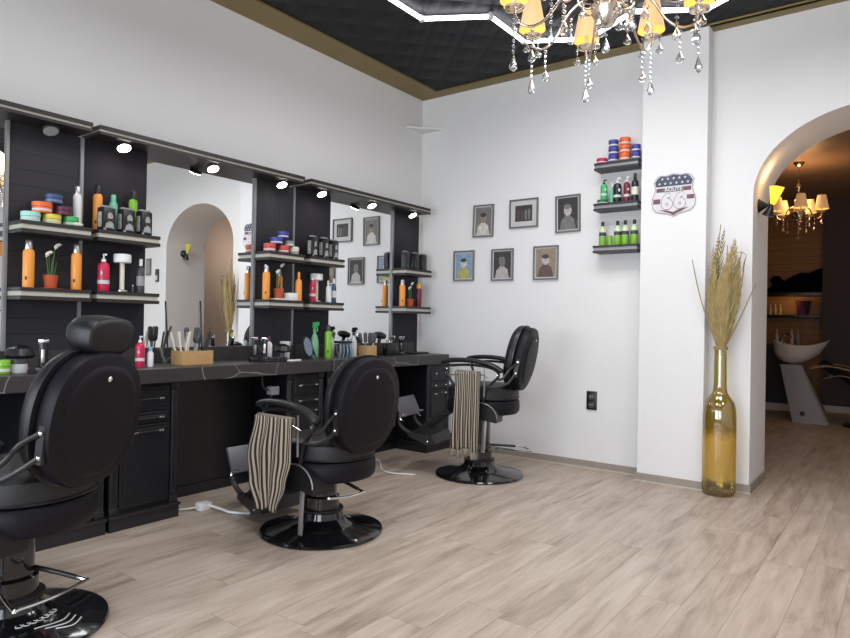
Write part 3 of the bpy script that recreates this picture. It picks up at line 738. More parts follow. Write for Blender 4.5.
def bottle(label, y, z, d, h, c, cap='black', x=SX, neck=.35, name='bottle', band=None):
    t = thing(name, label, 'bottle', (x, y, z)); r = d / 2 * .9
    MB().lathe([(r * .92, 0), (r, .005), (r, h * .64), (r * .8, h * .72), (r * neck, h * .78), (r * neck, h * .82)], seg=20).build('bottle_body', c, t)
    MB().lathe([(r * neck * 1.25, h * .80), (r * neck * 1.25, h * .97), (r * neck, h)], seg=16).build('cap', cap, t)
    if band: MB().lathe([(r * 1.01, h * .22), (r * 1.01, h * .5)], seg=20, cap0=False, cap1=False).build('label_band', band, t)
    return t
def carton(label, y, z, w, h, x=SX, face='ph_port'):
    t = thing('product_carton', label, 'box', (x, y, z), R(8)); k = w / 2 * .8
    MB().box(-.028, .028, -k, k, 0, h, .003).build('carton_body', 'black', t)
    p = MB(); X0 = .0285
    p.prism([(k * .1 + k * .45 * math.cos(a), h * .60 + h * .20 * math.sin(a)) for a in [2 * PI * i / 16 for i in range(16)]], X0, X0 + .0008, 'X')
    p.prism([(-k * .7, h * .12), (k * .8, h * .12), (k * .6, h * .34), (k * .1, h * .42), (-k * .5, h * .32)], X0, X0 + .0006, 'X')
    p.box(X0, X0 + .0007, -k * .95, -k * .55, 0.004, h * .10)
    p.box(-.02, .012, -k - .0008, -k, h * .15, h * .8)
    p.build('printed_portrait', face, t, smooth=0, label='pale grey portrait print')
    MB().prism([(k * .1 + k * .38 * math.cos(a), h * .56 + h * .15 * math.sin(a)) for a in [PI + PI * i / 10 for i in range(11)]] + [(k * .30, h * .53), (-k * .1, h * .53)], X0 + .0008, X0 + .0014, 'X').build('beard_print', 'black', t, smooth=0)
    MB().box(-.015, .015, -k * .9, k * .9, h, h + .012, .003).build('folded_top', 'mid', t)
    return t
def lily(label, y, z, h, x=SX, tray=True):
    t = thing('potted_lily', label, 'potted plant', (x, y, z))
    MB().lathe([(.028, 0), (.030, .003), (.038, .068), (.040, .072), (.034, .072), (.032, .060)], seg=20).build('pot', 'terracotta', t)
    for k, (dx, dy, hh) in enumerate(((.01, -.03, .8), (.0, .02, 1.0), (.015, .0, .7), (-.01, .035, .62), (0, -.012, .86))):
        MB().tube([(0, dy * .3, .06), (dx * .5, dy * .6, h * hh * .55), (dx, dy, h * hh)], .0035, 6, smooth=4, rr=[.004, .004, .003, .002]).build('stem', 'leaf', t)
        if k < 2:
            MB().tube([(dx, dy, h * hh - .02), (dx, dy + .012, h * hh + .005), (dx, dy + .04, h * hh + .012)], .01, 8, smooth=4, rr=[.003, .011, .009, .001]).build('flower', 'flower', t)
    return t

# left panel of unit A
tin('mint green tin at the left end of the upper shelf, under the orange tin', 1.575, UZ, .105, .056, 'mint')
tin('yellow tin on the upper shelf between the mint and the green tins', 1.683, UZ, .105, .056, 'yellow')
tin('green tin beside the tall white spray can on the upper shelf', 1.785, UZ, .090, .058, 'green')
tin('bright orange tin stacked on top of the mint and yellow tins', 1.632, UZ + .0565, .110, .060, 'orange2')
tin('dark purple tin stacked on the yellow and green tins', 1.742, UZ + .0585, .100, .050, 'purple', 'wine')
tin('blue tin at the very top of the stacked tins', 1.692, UZ + .117, .098, .052, 'blue', 'bluegrey')
tag(MB().sphere((0, 0, .012), .028, 2, (.6, 1.1, .45)).build('soap_bar', 'cream', loc=(-3.775, 1.80, UZ + .001)), 'small cream oval bar in front of the green tin', 'soap')
spray_can('tall white and silver spray can at the right end of the left upper shelf', 1.835, UZ, .050, .245, 'white', 'silver', x=-3.86)
spray_can('orange spray can left of the nearest lily pot', 1.57, LZ, .062, .258, 'orange')
lily('white calla lilies in a terracotta pot between two orange spray cans, nearest the camera', 1.684, LZ + .004, .235)
tag(MB().lathe([(.060, 0), (.062, .003), (.06, .004)], seg=24).build('coaster', 'terracotta', loc=(SX, 1.684, LZ)), 'flat reddish saucer under the nearest lily pot', 'saucer')
spray_can('orange spray can with silver cap just right of the nearest lily pot', 1.822, LZ, .060, .262, 'orange')
# unit B left panel
spray_can('orange spray can with dark cap behind the bearded man cartons', 1.965, UZ, .058, .275, 'orange', 'black', x=-3.885)
spray_can('mint green spray can standing behind the black and white cartons', 2.06, UZ, .052, .235, 'teal', 'teal', x=-3.885)
spray_can('lime green spray can with black cap behind the rightmost near carton', 2.185, UZ, .055, .28, 'lime', 'black', x=-3.885)
carton('black carton with a bearded portrait, left of three on the near upper shelf', 1.975, UZ, .100, .135, x=-3.80)
carton('black carton with a bearded portrait, middle of three on the near upper shelf', 2.095, UZ, .100, .14, x=-3.80)
carton('black carton with a bearded portrait, right of three on the near upper shelf', 2.21, UZ, .095, .145, x=-3.80)
pump_bottle('crimson pump bottle with white pump and round pale logo on the near lower shelf', 1.98, LZ, .074, .222, 'crimson')
def stand_lamp(label, y, x=SX, c='champ'):
    t = thing('shaving_bowl_stand', label, 'stand', (x, y, LZ))
    MB().lathe([(.034, 0), (.036, .004), (.034, .014), (.014, .018)], seg=24).build('foot', c, t)
    MB().lathe([(.014, .014), (.014, .175), (.02, .18)], seg=16).build('stem', 'cream', t)
    MB().lathe([(.046, .178), (.050, .182), (.050, .225), (.046, .23)], seg=28).build('white_top', 'white', t)
    return t
stand_lamp('white drum on a cream stem beside the crimson bottle on the near shelf', 2.093)
bottle('dark bottle with white cap right of the white drum, near lower shelf', 2.212, LZ, .054, .212, 'dark', 'white', band='mid')
bottle('tiny dark vial between the white drum and the dark bottle', 2.162, LZ, .016, .050, 'dark', 'pale')
# unit B right panel
tin('red tin at the left end of the far upper shelf', 3.222, UZ, .100, .062, 'red')
tin('red tin in the middle of the far upper shelf, beside the cream tin', 3.352, UZ, .098, .058, 'red')
tin('cream tin right of the two red tins', 3.46, UZ, .084, .060, 'cream', 'mid')
tin('violet blue tin resting on the leftmost red tin', 3.285, UZ + .0625, .104, .052, 'violet')
tin('grey tin resting on the cream tin', 3.412, UZ + .0605, .082, .040, 'mid', 'cream')
tin('small violet blue tin at the top of the far stack', 3.350, UZ + .115, .088, .050, 'violet')
spray_can('orange spray can with silver cap at the left end of the far lower shelf', 3.196, LZ, .060, .255, 'orange')
lily('white calla lilies in a terracotta pot on the far shelf of the middle unit', 3.315, LZ + .014, .25)
tag(MB().box(-.035, .035, -.060, .060, 0, .013, .002).build('white_slab', 'cream', loc=(-3.82, 3.315, LZ)), 'thin cream slab under the lily pot on the middle unit', 'tray')
spray_can('orange spray can half hidden behind the middle lilies', 3.372, LZ, .050, .235, 'orange', x=-3.888)
tag(MB().box(-.035, .035, -.042, .042, 0, .058, .004).build('white_jar', 'white', loc=(-3.80, 3.410, LZ)), 'small square white box right of the middle lily pot', 'box')
bottle('orange bottle with pointed cap right of the square white box', 3.475, LZ, .056, .222, 'orange', 'orange', x=-3.785, neck=.3)
carton('black carton with a portrait, left of three on the far unit upper shelf', 3.655, UZ, .085, .16)
carton('black carton with a portrait, middle of three on the far unit upper shelf', 3.78, UZ, .085, .16)
carton('black carton with a portrait, right of three on the far unit upper shelf', 3.89, UZ, .085, .155)
pump_bottle('crimson bottle with white nozzle on the far unit lower shelf', 3.665, LZ, .058, .218, 'crimson')
stand_lamp('white drum on a silver stem beside the small crimson bottle on the far unit', 3.745, x=-3.87, c='silver')
bottle('small white bottle between the white drum and the navy bottle', 3.838, LZ, .040, .18, 'white', 'white')
bottle('navy blue bottle at the end of the shelf by the far mirror', 3.905, LZ, .044, .20, 'blue', 'white', band='pale')
# unit C right panel
for y, w in ((4.85, 'left of three'), (5.0, 'middle of three'), (5.12, 'right of three')):
    carton('black boxed product, %s on the shelf nearest the white back wall' % w, y, UZ, .085, .155, face='ph_dark')
spray_can('orange spray can at the left of the farthest lower shelf', 4.812, LZ, .062, .25, 'orange')
lily('lilies in a reddish pot on the shelf nearest the white back wall', 4.93, LZ, .22)
bottle('dark bottle with orange top at the right end of the farthest lower shelf', 5.07, LZ, .056, .225, 'wine', 'orange', neck=.8)

# counter goods
pump_bottle('crimson bottle with round logo on the worktop beside the nearest chair', 2.12, CT, .060, .185, 'crimson', x=-3.66)
bottle('small white bottle with pale blue cap beside the crimson bottle on the worktop', 2.185, CT, .042, .12, 'white', 'paleblue', x=-3.66, neck=.5)
cd = thing('wooden_caddy', 'pale bamboo box holding combs and brushes in front of the middle mirror', 'box', (-3.70, 2.50, CT), R(4))
for a in ((-.06, -.05, -.115, .115), (.05, .06, -.115, .115), (-.05, .05, -.115, -.107), (-.05, .05, .107, .115)):
    MB().box(a[0], a[1], a[2], a[3], 0, .088, .001).build('side_board', 'wood', cd, smooth=0)
MB().box(-.05, .05, -.107, .107, 0, .008).build('bottom_board', 'wood', cd, smooth=0)
def comb(loc, rz, lean, L_, m, lab, grp=None):
    t = thing('comb', lab, 'comb', loc, rz, grp); t.rotation_euler = (0, lean, rz)
    MB().box(-.004, .004, -.004, .006, 0, L_, .001).build('spine', m, t, smooth=0)
    te = MB()
    for k in range(16): te.box(-.002, .002, .006, .024, L_ * .45 + k * L_ * .034, L_ * .45 + k * L_ * .034 + .0025)
    te.build('teeth', m, t, smooth=0)
def brush(loc, rz, lean, L_, m, lab, grp=None):
    t = thing('hair_brush', lab, 'brush', loc, 0, grp); t.rotation_euler = (0, lean, rz)
    MB().lathe([(.006, 0), (.008, L_ * .2), (.006, L_ * .5), (.007, L_ * .55)], seg=10).build('handle', m, t)
    MB().lathe([(.007, L_ * .55), (.016, L_ * .6), (.016, L_ * .95), (.008, L_)], seg=12).build('bristle_head', 'dark', t)
G1 = 'pale combs in the bamboo box'
for k, (y, ln, az) in enumerate(((2.41, -.25, 80), (2.43, -.12, 95), (2.455, .10, 85), (2.425, .22, 100))):
    comb((-3.70 + .012 * (k - 1.5), y, CT + .012), R(az), ln, .20, 'cream', 'cream comb standing in the left half of the bamboo box', G1)
for k, (y, ln, az) in enumerate(((2.49, -.10, 80), (2.51, .08, 90), (2.50, .16, 70))):
    brush((-3.70 + .02 * (k - 1), y, CT + .012), R(az), ln, .225, 'mid', 'dark round brush standing in the middle of the bamboo box', 'brushes in the middle of the bamboo box')
for k, (y, ln, L_) in enumerate(((2.545, .15, .19), (2.56, .34, .24), (2.575, .25, .20))):
    comb((-3.72 + .02 * k, y, CT + .012), R(90), ln, L_, 'dark', 'dark comb leaning right out of the bamboo box', 'dark combs in the bamboo box')
comb((-3.735, 2.60, CT + .012), R(95), -.07, .40, 'black', 'long thin dark tail comb sticking up from the bamboo box')

def clipper(label, loc, rz, lean=.35):
    t = thing('hair_clipper', label, 'hair clipper', loc); t.rotation_euler = (0, 0, rz)
    T = Matrix.Rotation(lean, 4, 'Y')
    MB().box(-.035, .035, -.03, .03, 0, .03, .006).build('charging_base', 'black', t)
    m = MB(); rr = []
    for z, a, b in ((.02, .014, .018), (.05, .018, .022), (.10, .019, .021), (.14, .017, .022), (.155, .014, .023)):
        rr.append([(a * math.cos(q * PI / 8), b * math.sin(q * PI / 8), z) for q in range(16)])
    vs = m.rings(rr); m._xf(vs, T); m.build('body', 'black', t)
    MB().box(-.012, -.004, -.024, .024, .150, .172, .001, T).build('blade', 'chrome', t)
    MB().box(.015, .022, -.008, .008, .05, .12, .003, T).build('trim_strip', 'silver', t)
clipper('black hair clipper on its base right of the mirror edge', (-3.70, 2.99, CT), R(-20), .1)
clipper('black and chrome hair clipper standing upright, second from the mirror edge', (-3.72, 3.10, CT), R(-40), -.25)
tr = thing('tool_tray', 'low dark tray of clipper guards in front of the clippers', 'tray', (-3.63, 3.14, CT))
MB().box(-.05, .05, -.14, .14, 0, .012, .004).build('tray', 'black', tr)
for k in range(6): MB().box(-.03 + .01 * (k % 2), .01 + .01 * (k % 2), -.11 + k * .034, -.09 + k * .034, .012, .03, .002).build('clipper_guard', 'dark', tr)
tag(MB().box(-.015, .015, -.055, .055, 0, .012, .003).build('white_trimmer', 'white', loc=(-3.56, 3.24, CT)), 'slim white trimmer lying at the worktop edge', 'trimmer')
bottle('small purple and white bottle behind the black brush', 3.21, CT, .050, .17, 'white', 'purple', x=-3.80)
def neck_brush(label, loc, k=1.0):
    t = thing('neck_brush', label, 'brush', loc)
    MB().lathe([(.012 * k, 0), (.016 * k, .01), (.012 * k, .05 * k), (.010 * k, .06 * k)], seg=14).build('handle', 'dark', t)
    MB().lathe([(.012 * k, .055 * k), (.055 * k, .062 * k), (.062 * k, .075 * k), (.05 * k, .105 * k), (.02 * k, .12 * k), (.001, .122 * k)], seg=24).build('bristles', 'black', t)
neck_brush('black domed neck brush standing before the white cup', (-3.66, 3.22, CT + .0), 1.0)
cp = thing('white_cup', 'pale grey cup behind the black domed brush', 'cup', (-3.76, 3.33, CT))
MB().lathe([(.030, 0), (.032, .003), (.041, .135), (.039, .135), (.030, .01)], seg=24).build('cup', 'pale', cp)
hm = thing('hand_mirror', 'oval blue grey hand mirror leaning beside the green spray bottle', 'mirror', (-3.70, 3.52, CT + .012), R(10))
T = Matrix.Rotation(R(-14), 4, 'Y')
slab([(-.008, .006), (-.005, 0), (.004, 0), (.007, .006)], .115, .165, .082, T, 1.0, 2.0).build('frame', 'black', hm)
slab([(.0072, .010), (.0082, .011)], .115, .165, .082, T, 1.0, 2.0).build('glass', 'bluegrey', hm)
MB().tube([T @ Vector((0, .055, .06)), T @ Vector((0, .075, .02)), T @ Vector((0, .085, -.01))], .008, 8, smooth=3).build('handle', 'black', hm)
def trigger_bottle(label, y, h, d, c, cap, x=-3.74):
    t = thing('trigger_spray_bottle', label, 'spray bottle', (x, y, CT)); r = d / 2
    MB().lathe([(r * .9, 0), (r, .005), (r, h * .45), (r * .7, h * .60), (r * .35, h * .68), (r * .32, h * .74)], seg=20).build('bottle_body', c, t)
    p = MB().lathe([(r * .42, h * .72), (r * .42, h * .80), (r * .25, h * .82)], seg=12)
    p.prism([(-r * .5, h * .84), (-r * .4, h * .98), (r * .9, h), (r * 1.25, h * .97), (r * 1.25, h * .90), (r * .6, h * .88), (r * .3, h * .82)], -r * .28, r * .28, 'Y')
    p.build('trigger_head', cap, t, smooth=30)
    MB().tube([(r * .75, 0, h * .88), (r * .95, 0, h * .80), (r * .8, 0, h * .72)], r * .12, 6).build('trigger', cap, t)
    return t
trigger_bottle('clear green spray bottle with bright green nozzle beside the oval mirror', 3.61, .285, .066, 'greenbottle', 'green')
spray_can('bright lime green spray can standing at the join of the worktops', 3.72, CT, .060, .262, 'lime', 'dark', x=-3.70)
trigger_bottle('clear spray bottle with black trigger behind the grey drying stand', 3.85, .25, .06, 'clearbottle', 'black', x=-3.80)
st = thing('blow_dryer_holder', 'low black holder with curved grey legs right of the lime can', 'holder', (-3.68, 3.87, CT))
MB().box(-.04, .04, -.07, .07, .115, .135, .008).build('top', 'black', st)
for k in (-.055, -.02, .02, .055): MB().tube([(.02, k * 1.1, 0), (.032, k * 1.12, .05), (.02, k, .115)], .009, 8, smooth=4).build('leg', 'bluegrey', st)
trigger_bottle('clear spray bottle with black trigger, alone left of the small wooden box', 4.035, .245, .06, 'clearbottle', 'black', x=-3.72)
wb = thing('wooden_caddy', 'small bamboo box of brushes at the far end of the worktop', 'box', (-3.70, 4.19, CT))
for a in ((-.05, -.042, -.062, .062), (.042, .05, -.062, .062), (-.042, .042, -.062, -.054), (-.042, .042, .054, .062)):
    MB().box(a[0], a[1], a[2], a[3], 0, .092, .001).build('side_board', 'wood', wb, smooth=0)
MB().box(-.042, .042, -.054, .054, 0, .008).build('bottom_board', 'wood', wb, smooth=0)
for k, (y, ln, m) in enumerate(((4.16, -.25, 'dark'), (4.18, -.05, 'mid'), (4.20, .1, 'dark'), (4.22, .3, 'pale'), (4.19, .18, 'black'))):
    brush((-3.70 + .012 * (k - 2), y, CT + .012), R(90), ln, .19, m, 'brush standing in the small far bamboo box', 'brushes in the far bamboo box')
hd = thing('hair_dryer', 'black hair dryer standing in a holder right of the far bamboo box', 'hair dryer', (-3.72, 4.36, CT))
MB().lathe([(.035, 0), (.037, .004), (.035, .06), (.03, .06), (.028, .01)], seg=20).build('holder', 'black', hd)
MB().tube([(0, 0, .02), (0, 0, .12), (0, .01, .15)], .016, 10).build('handle', 'black', hd)
MB().tube([(0, -.055, .185), (0, -.03, .18), (0, .02, .175), (0, .07, .165)], .03, 14, rr=[.020, .030, .032, .024]).build('barrel', 'black', hd)
bg = thing('tool_pouch', 'squat black pouch with chrome tools by the far end of the counter', 'pouch', (-3.70, 4.48, CT))
MB().box(-.04, .04, -.06, .06, 0, .11, .012).build('pouch', 'black', bg)
for k in range(3): MB().tube([(0, -.03 + .03 * k, .10), (0, -.035 + .035 * k, .135)], .006, 8).build('tool', 'chrome', bg)
clipper('black and chrome hair clipper nearest the white back wall', (-3.70, 4.66, CT), R(-60), .35)
clipper('black hair clipper standing next to the tool pouch', (-3.72, 4.57, CT), R(-100), .15)
tag(MB().box(-.06, .06, -.11, .11, 0, .016, .005).build('flat_tray', 'black', loc=(-3.74, 4.94, CT)), 'flat black tray at the far end of the worktop', 'tray')
# left counter
neck_brush('large black domed brush at the left end of the worktop behind the nearest chair', (-3.74, 1.50, CT + .0), 1.15)
jr = thing('cream_jar', 'white and clear jar below the large black brush at the left', 'jar', (-3.66, 1.46, CT))
MB().lathe([(.040, 0), (.043, .004), (.043, .045), (.040, .048)], seg=24).build('jar', 'pale', jr)
MB().lathe([(.044, .048), (.044, .068), (.040, .07)], seg=24).build('lid', 'dark', jr)
tin('lime green tin at the very left edge on the worktop', 1.385, CT, .07, .07, 'lime', x=-3.64)
clipper('small black trimmer in front of the large black brush', (-3.62, 1.565, CT), R(-30), 0)

# power plug with white cable on the floor
pw = thing('power_plug', 'white power plug and cable on the floor under the middle worktop', 'plug', (-3.55, 2.50, 0))
MB().box(-.035, .035, -.04, .04, .0, .05, .008).build('plug', 'white', pw)
MB().tube([(-.02, -.04, .02), (-.10, -.13, .008), (-.20, -.22, .006), (-.26, -.26, .006)], .006, 8, smooth=4).build('cable', 'white', pw)
MB().tube([(.03, .02, .03), (.10, .04, .02), (.22, .05, .012), (.30, .12, .008)], .008, 8, smooth=4).build('cable', 'white', pw)
cb = MB().tube([(-3.90, 4.3, .30), (-3.82, 4.32, .08), (-3.62, 4.28, .01), (-3.45, 4.10, .008), (-3.30, 4.02, .008), (-3.1, 4.1, .008)], .006, 8, smooth=5)
tag(cb.build('power_cable', 'white'), 'white cable curling on the floor behind the middle chair', 'cable')
wk = thing('wall_socket', 'grey socket hanging under the middle worktop beside the cables', 'socket', (-3.62, 3.10, .70))
MB().box(-.03, .03, -.035, .035, -.03, .03, .006).build('socket', 'mid', wk)
MB().tube([(0, -.03, .0), (-.01, -.08, .03), (0, -.10, .12)], .005, 6, smooth=4).tube([(0, -.01, -.03), (0, -.06, -.12), (0, -.13, -.2)], .005, 6, smooth=4).build('cable', 'dark', wk)

# ------------------------------------------------------------------ back wall: frames, shelves, sign, socket
def picture(label, x0, x1, z0, z1, kind, mount=.0, tilt=0.0, horizontal=False):
    t = thing('picture_frame', label, 'picture', ((x0 + x1) / 2, YB, (z0 + z1) / 2)); t.rotation_euler = (0, tilt, 0)
    w, h = (x1 - x0) / 2 * .965, (z1 - z0) / 2 * .965; b = .013
    f = MB().box(-w, w, -.022, -.0, h - b, h, .002).box(-w, w, -.022, 0, -h, -h + b, .002).box(-w, -w + b, -.022, 0, -h + b, h - b, .002).box(w - b, w, -.022, 0, -h + b, h - b, .002)
    f.build('frame', 'frame', t, smooth=0)
    MB().box(-w + b, w - b, -.010, -.002, -h + b, h - b).build('mount', 'mount', t, smooth=0)
    iw, ih = w - b - mount, h - b - mount
    bgm, fg, fg2 = kind
    pr = MB().box(-iw, iw, -.0115, -.010, -ih, ih).build('print', bgm, t, smooth=0)
    def ell(cx, cz, a, c_, m, d): MB().prism([(cx * iw + a * iw * math.cos(q * PI / 10), cz * ih + c_ * ih * math.sin(q * PI / 10)) for q in range(20)], -.0115 - d, -.0115, 'Y').build('printed_shape', m, pr, smooth=0)
    if not horizontal:
        MB().prism([(-iw * .8, -ih), (iw * .8, -ih), (iw * .6, -ih * .35), (iw * .15, -ih * .1), (-iw * .2, -ih * .1), (-iw * .65, -ih * .4)], -.0121, -.0115, 'Y').build('printed_shape', fg2, pr, smooth=0)
        ell(0, .2, .38, .36, fg, .001); ell(-.03, .44, .37, .16, 'ph_dark' if bgm != 'ph_dark' else 'ph_mid', .0014)
    else:
        for cx in (-.6, -.2, .25, .65): MB().box(cx * iw - iw * .13, cx * iw + iw * .13, -.0121, -.0115, -ih * .8, ih * (.3 + .3 * abs(cx))).build('printed_shape', fg2 if cx < 0 else fg, pr, smooth=0)
    return t
col('sepia', (0.45, 0.36, 0.28), .6); col('sepia2', (0.13, 0.09, 0.075), .6); col('skyblue', (0.25, 0.36, 0.55), .6); col('gold2', (0.50, 0.44, 0.16), .6)
picture('portrait frame with a pale sepia print, upper row left', -3.352, -3.122, 2.008, 2.322, ('ph_mid', 'ph_sepia', 'ph_cream'), .012, R(1))
picture('wide horizontal frame with a dark group print and broad mount, upper row', -2.962, -2.664, 2.066, 2.336, ('ph_dark', 'ph_mid', 'ph_brown'), .045, 0, True)
picture('frame with a dark portrait of a head in a pale scarf, nearest the wall shelves', -2.505, -2.267, 1.996, 2.328, ('ph_dark', 'ph_pale', 'ph_mid'), .010, R(-1))
picture('frame with a bright blue and yellow print, lower row nearest the mirrors', -3.568, -3.327, 1.600, 1.900, ('ph_blue', 'ph_cream', 'ph_gold'), .012)
picture('frame with a grey figure and a blue patch, middle of the lower row', -3.145, -2.906, 1.593, 1.897, ('ph_dark', 'ph_mid', 'ph_pale'), .012)
picture('frame with a brown sepia figure, lower row on the right', -2.712, -2.463, 1.591, 1.901, ('ph_sepia', 'ph_pale', 'ph_brown'), .012)
for i, z in enumerate((2.528, 2.197, 1.853)):
    n = ('topmost dark wall shelf, holding coloured jars, beside the pillar', 'middle dark wall shelf, holding dark bottles, beside the pillar', 'lowest dark wall shelf, holding lime green bottles, beside the pillar')[i]
    t = thing('wall_shelf', n, 'shelf', (-1.92, 5.205, z))
    MB().box(-.18, .185, -.075, .075, -.018, 0).build('top_board', 'canopy', t, smooth=0)
    MB().box(-.18, .185, -.075, .075, -.058, -.042).build('bottom_board', 'canopy', t, smooth=0)
    MB().box(-.176, .181, -.068, .075, -.042, -.018).build('light_strip', 'alu', t, smooth=0)
def wtin(label, x, z, d, h, c, y=5.19):
    tin(label, y, z, d, h, c, x=x)
wtin('flat dark red tin at the left end of the top wall shelf', -2.055, 2.529, .098, .045, 'crimson')
for k, w in enumerate(('bottom', 'middle', 'top')): wtin('blue tin, %s of the left stack on the top wall shelf' % w, -1.960, 2.529 + .061 * k, .088, .060, 'violet')
for k, w in enumerate(('bottom', 'middle', 'top')): wtin('orange red tin, %s of the stack on the top wall shelf' % w, -1.865, 2.529 + .063 * k, .096, .062, 'orange2')
for k, w in enumerate(('lower', 'upper')): wtin('blue tin, %s of the two next to the pillar on the top wall shelf' % w, -1.775, 2.529 + .060 * k, .078, .059, 'violet')
wtin('flat dark green tin under the green bottle on the middle wall shelf', -2.045, 2.198, .098, .034, 'deepgreen')
pump_bottle('green pump bottle standing on the flat tin, middle wall shelf', 5.19, 2.233, .064, .165, 'green', 'black', x=-2.035)
bottle('slim pale green bottle behind the black bottle, middle wall shelf', 5.20, 2.198, .036, .17, 'teal', 'white', x=-1.972)
pump_bottle('black pump bottle with white nozzle, middle wall shelf', 5.18, 2.198, .074, .20, 'black', 'white', x=-1.918)
pump_bottle('wine red pump bottle on the middle wall shelf', 5.19, 2.198, .058, .205, 'wine', 'white', x=-1.845)
bottle('black bottle with cream label beside the pillar, middle wall shelf', 5.19, 2.198, .064, .225, 'black', 'black', x=-1.778, band='cream')
for x, w in ((-2.04, 'leftmost, on the lowest wall shelf'), (-1.915, 'second from the left, on the lowest wall shelf'), (-1.852, 'second from the right, on the lowest wall shelf'), (-1.778, 'next to the pillar, on the lowest wall shelf')):
    t = thing('lime_bottle', 'lime green lotion bottle with black cap, ' + w, 'bottle', (x, 5.19, 1.854)); r = .029
    MB().lathe([(r * .9, 0), (r, .005), (r, .075)], seg=18, cap1=True).build('lime_liquid', 'lime', t)
    MB().lathe([(r, .075), (r, .12), (r * .75, .14), (r * .35, .155), (r * .33, .165)], seg=18).build('clear_top', 'paleliq', t)
    MB().lathe([(r * 1.02, .078), (r * 1.02, .11)], seg=18, cap0=False, cap1=False).build('label_band', 'dark', t)
    MB().lathe([(r * .45, .162), (r * .45, .195), (r * .4, .198)], seg=14).build('cap', 'black', t)
tag(MB().lathe([(.020, 0), (.021, .003), (.021, .078), (.018, .08)], seg=18).build('lime_jar', 'lime', loc=(-1.978, 5.19, 1.854)), 'short lime green jar between lotion bottles on the lowest wall shelf', 'jar')

sk = thing('wall_socket', 'black double socket low on the white back wall', 'socket', (-2.144, YB, .57))
MB().box(-.045, .045, -.012, 0, -.078, .078, .003).build('plate', 'black', sk)
for z in (-.035, .035):
    r_ = MB().lathe([(.026, 0), (.028, .002), (.024, .003), (.022, .001)], seg=20, mtx=Matrix.Translation((0, -.012, z)) @ Matrix.Rotation(PI / 2, 4, 'X')).build('outlet', 'dark', sk)
    MB().box(-.010, -.006, -.018, -.012, z - .004, z + .004).box(.006, .010, -.018, -.012, z - .004, z + .004).build('contact', 'pale', sk, smooth=0)
# thin white triangle up in the corner
tag(MB().prism([(0, 0), (.26, 0), (.0, -.27)], 0, .018, 'Z').build('corner_triangle', 'wall', loc=(XL, YB, 3.10), smooth=0), 'small white triangular piece high in the corner', 'shelf')

# Route 66 sign
sg = thing('road_sign', 'shield shaped Route 66 sign in worn flag colours on the white pillar', 'sign', (-1.457, 5.12, 2.195))
SH = [(-.125, .150), (-.10, .163), (-.055, .158), (0, .170), (.055, .158), (.10, .163), (.125, .150), (.150, .115), (.140, .085), (.135, .06), (.142, .03), (.158, -.01), (.162, -.045), (.150, -.09), (.125, -.115), (.08, -.125), (.04, -.132), (0, -.155),
      (-.04, -.132), (-.08, -.125), (-.125, -.115), (-.150, -.09), (-.162, -.045), (-.158, -.01), (-.142, .03), (-.135, .06), (-.140, .085), (-.150, .115)]
MB().prism(SH, -.006, 0, 'Y').build('plate', 'signwhite', sg, smooth=0)
MB().tube([(x, -.006, z) for x, z in SH], .0018, 5, closed=True).build('outline', 'outline', sg)
top = [(x * .93, z * .97) for x, z in SH[0:8]] + [(.130, .078), (-.130, .078)] + [(x * .93, z * .97) for x, z in SH[27:28]]
MB().prism(top, -.0075, -.006, 'Y').build('navy_field', 'signblue', sg, smooth=0)
st = MB()
for k in range(11):
    row = k % 2; cx = -.105 + k * .021; cz = .136 if row else .100
    st.prism([(cx + (.0115 if q % 2 == 0 else .0048) * math.sin(q * PI / 5), cz + (.0115 if q % 2 == 0 else .0048) * math.cos(q * PI / 5)) for q in range(10)], -.0085, -.0075, 'Y')
st.build('stars', 'signwhite', sg, smooth=0)
for q in ((-.128, -.072, .036, .066), (.072, .128, .036, .066), (-.151, -.098, -.052, -.015), (.098, .151, -.030, .002)):
    MB().box(q[0], q[1], -.0075, -.006, q[2], q[3]).build('red_stripe', 'signred', sg, smooth=0)
MB().prism([(-.11, -.098), (-.05, -.105), (0, -.120), (.05, -.098), (.11, -.090), (.06, -.118), (.03, -.128), (0, -.147), (-.03, -.128), (-.06, -.118)], -.0075, -.006, 'Y').build('red_stripe', 'signred', sg, smooth=0)
MB().box(-.07, .07, -.0072, -.006, .034, .068).build('name_panel', 'outline', sg, smooth=0)
def text(body, size, m, parent, loc, name, bold=0.0):
    cu = bpy.data.curves.new(name, 'FONT'); cu.body = body; cu.size = size; cu.align_x = 'CENTER'; cu.align_y = 'CENTER'; cu.extrude = .0005; cu.offset = bold
    o = bpy.data.objects.new(name, cu); C.objects.link(o)
    bpy.context.view_layer.update()
    me = bpy.data.meshes.new_from_object(o.evaluated_get(bpy.context.evaluated_depsgraph_get()))
    bpy.data.objects.remove(o); bpy.data.curves.remove(cu)
    me.materials.clear(); me.materials.append(M[m])
    n = bpy.data.objects.new(name, me); C.objects.link(n); n.parent = parent; n.location = loc; n.rotation_euler = (PI / 2, 0, 0)
    return n
text('ROUTE', .040, 'signwhite', sg, (0, -.0082, .051), 'lettering', .0012)
for cx in (-.047, .047):
    for nm, m_, hw, yy in (('digit_outline', 'outline', .0185, -.0075), ('digit', 'signwhite', .0150, -.0085)):
        d = MB()
        d.tube([(cx + .026 * math.cos(a), yy, -.058 + .026 * math.sin(a)) for a in [2 * PI * q / 20 for q in range(20)]], hw, 8, closed=True, flat=.06, up=(0, 1, 0))
        d.tube([(cx - .026, yy, -.058), (cx - .025, yy, -.035), (cx - .014, yy, -.008), (cx + .006, yy, .008), (cx + .026, yy, .008)], hw, 8, flat=.06, up=(0, 1, 0), smooth=4)
        d.build(nm, m_, sg, smooth=0)

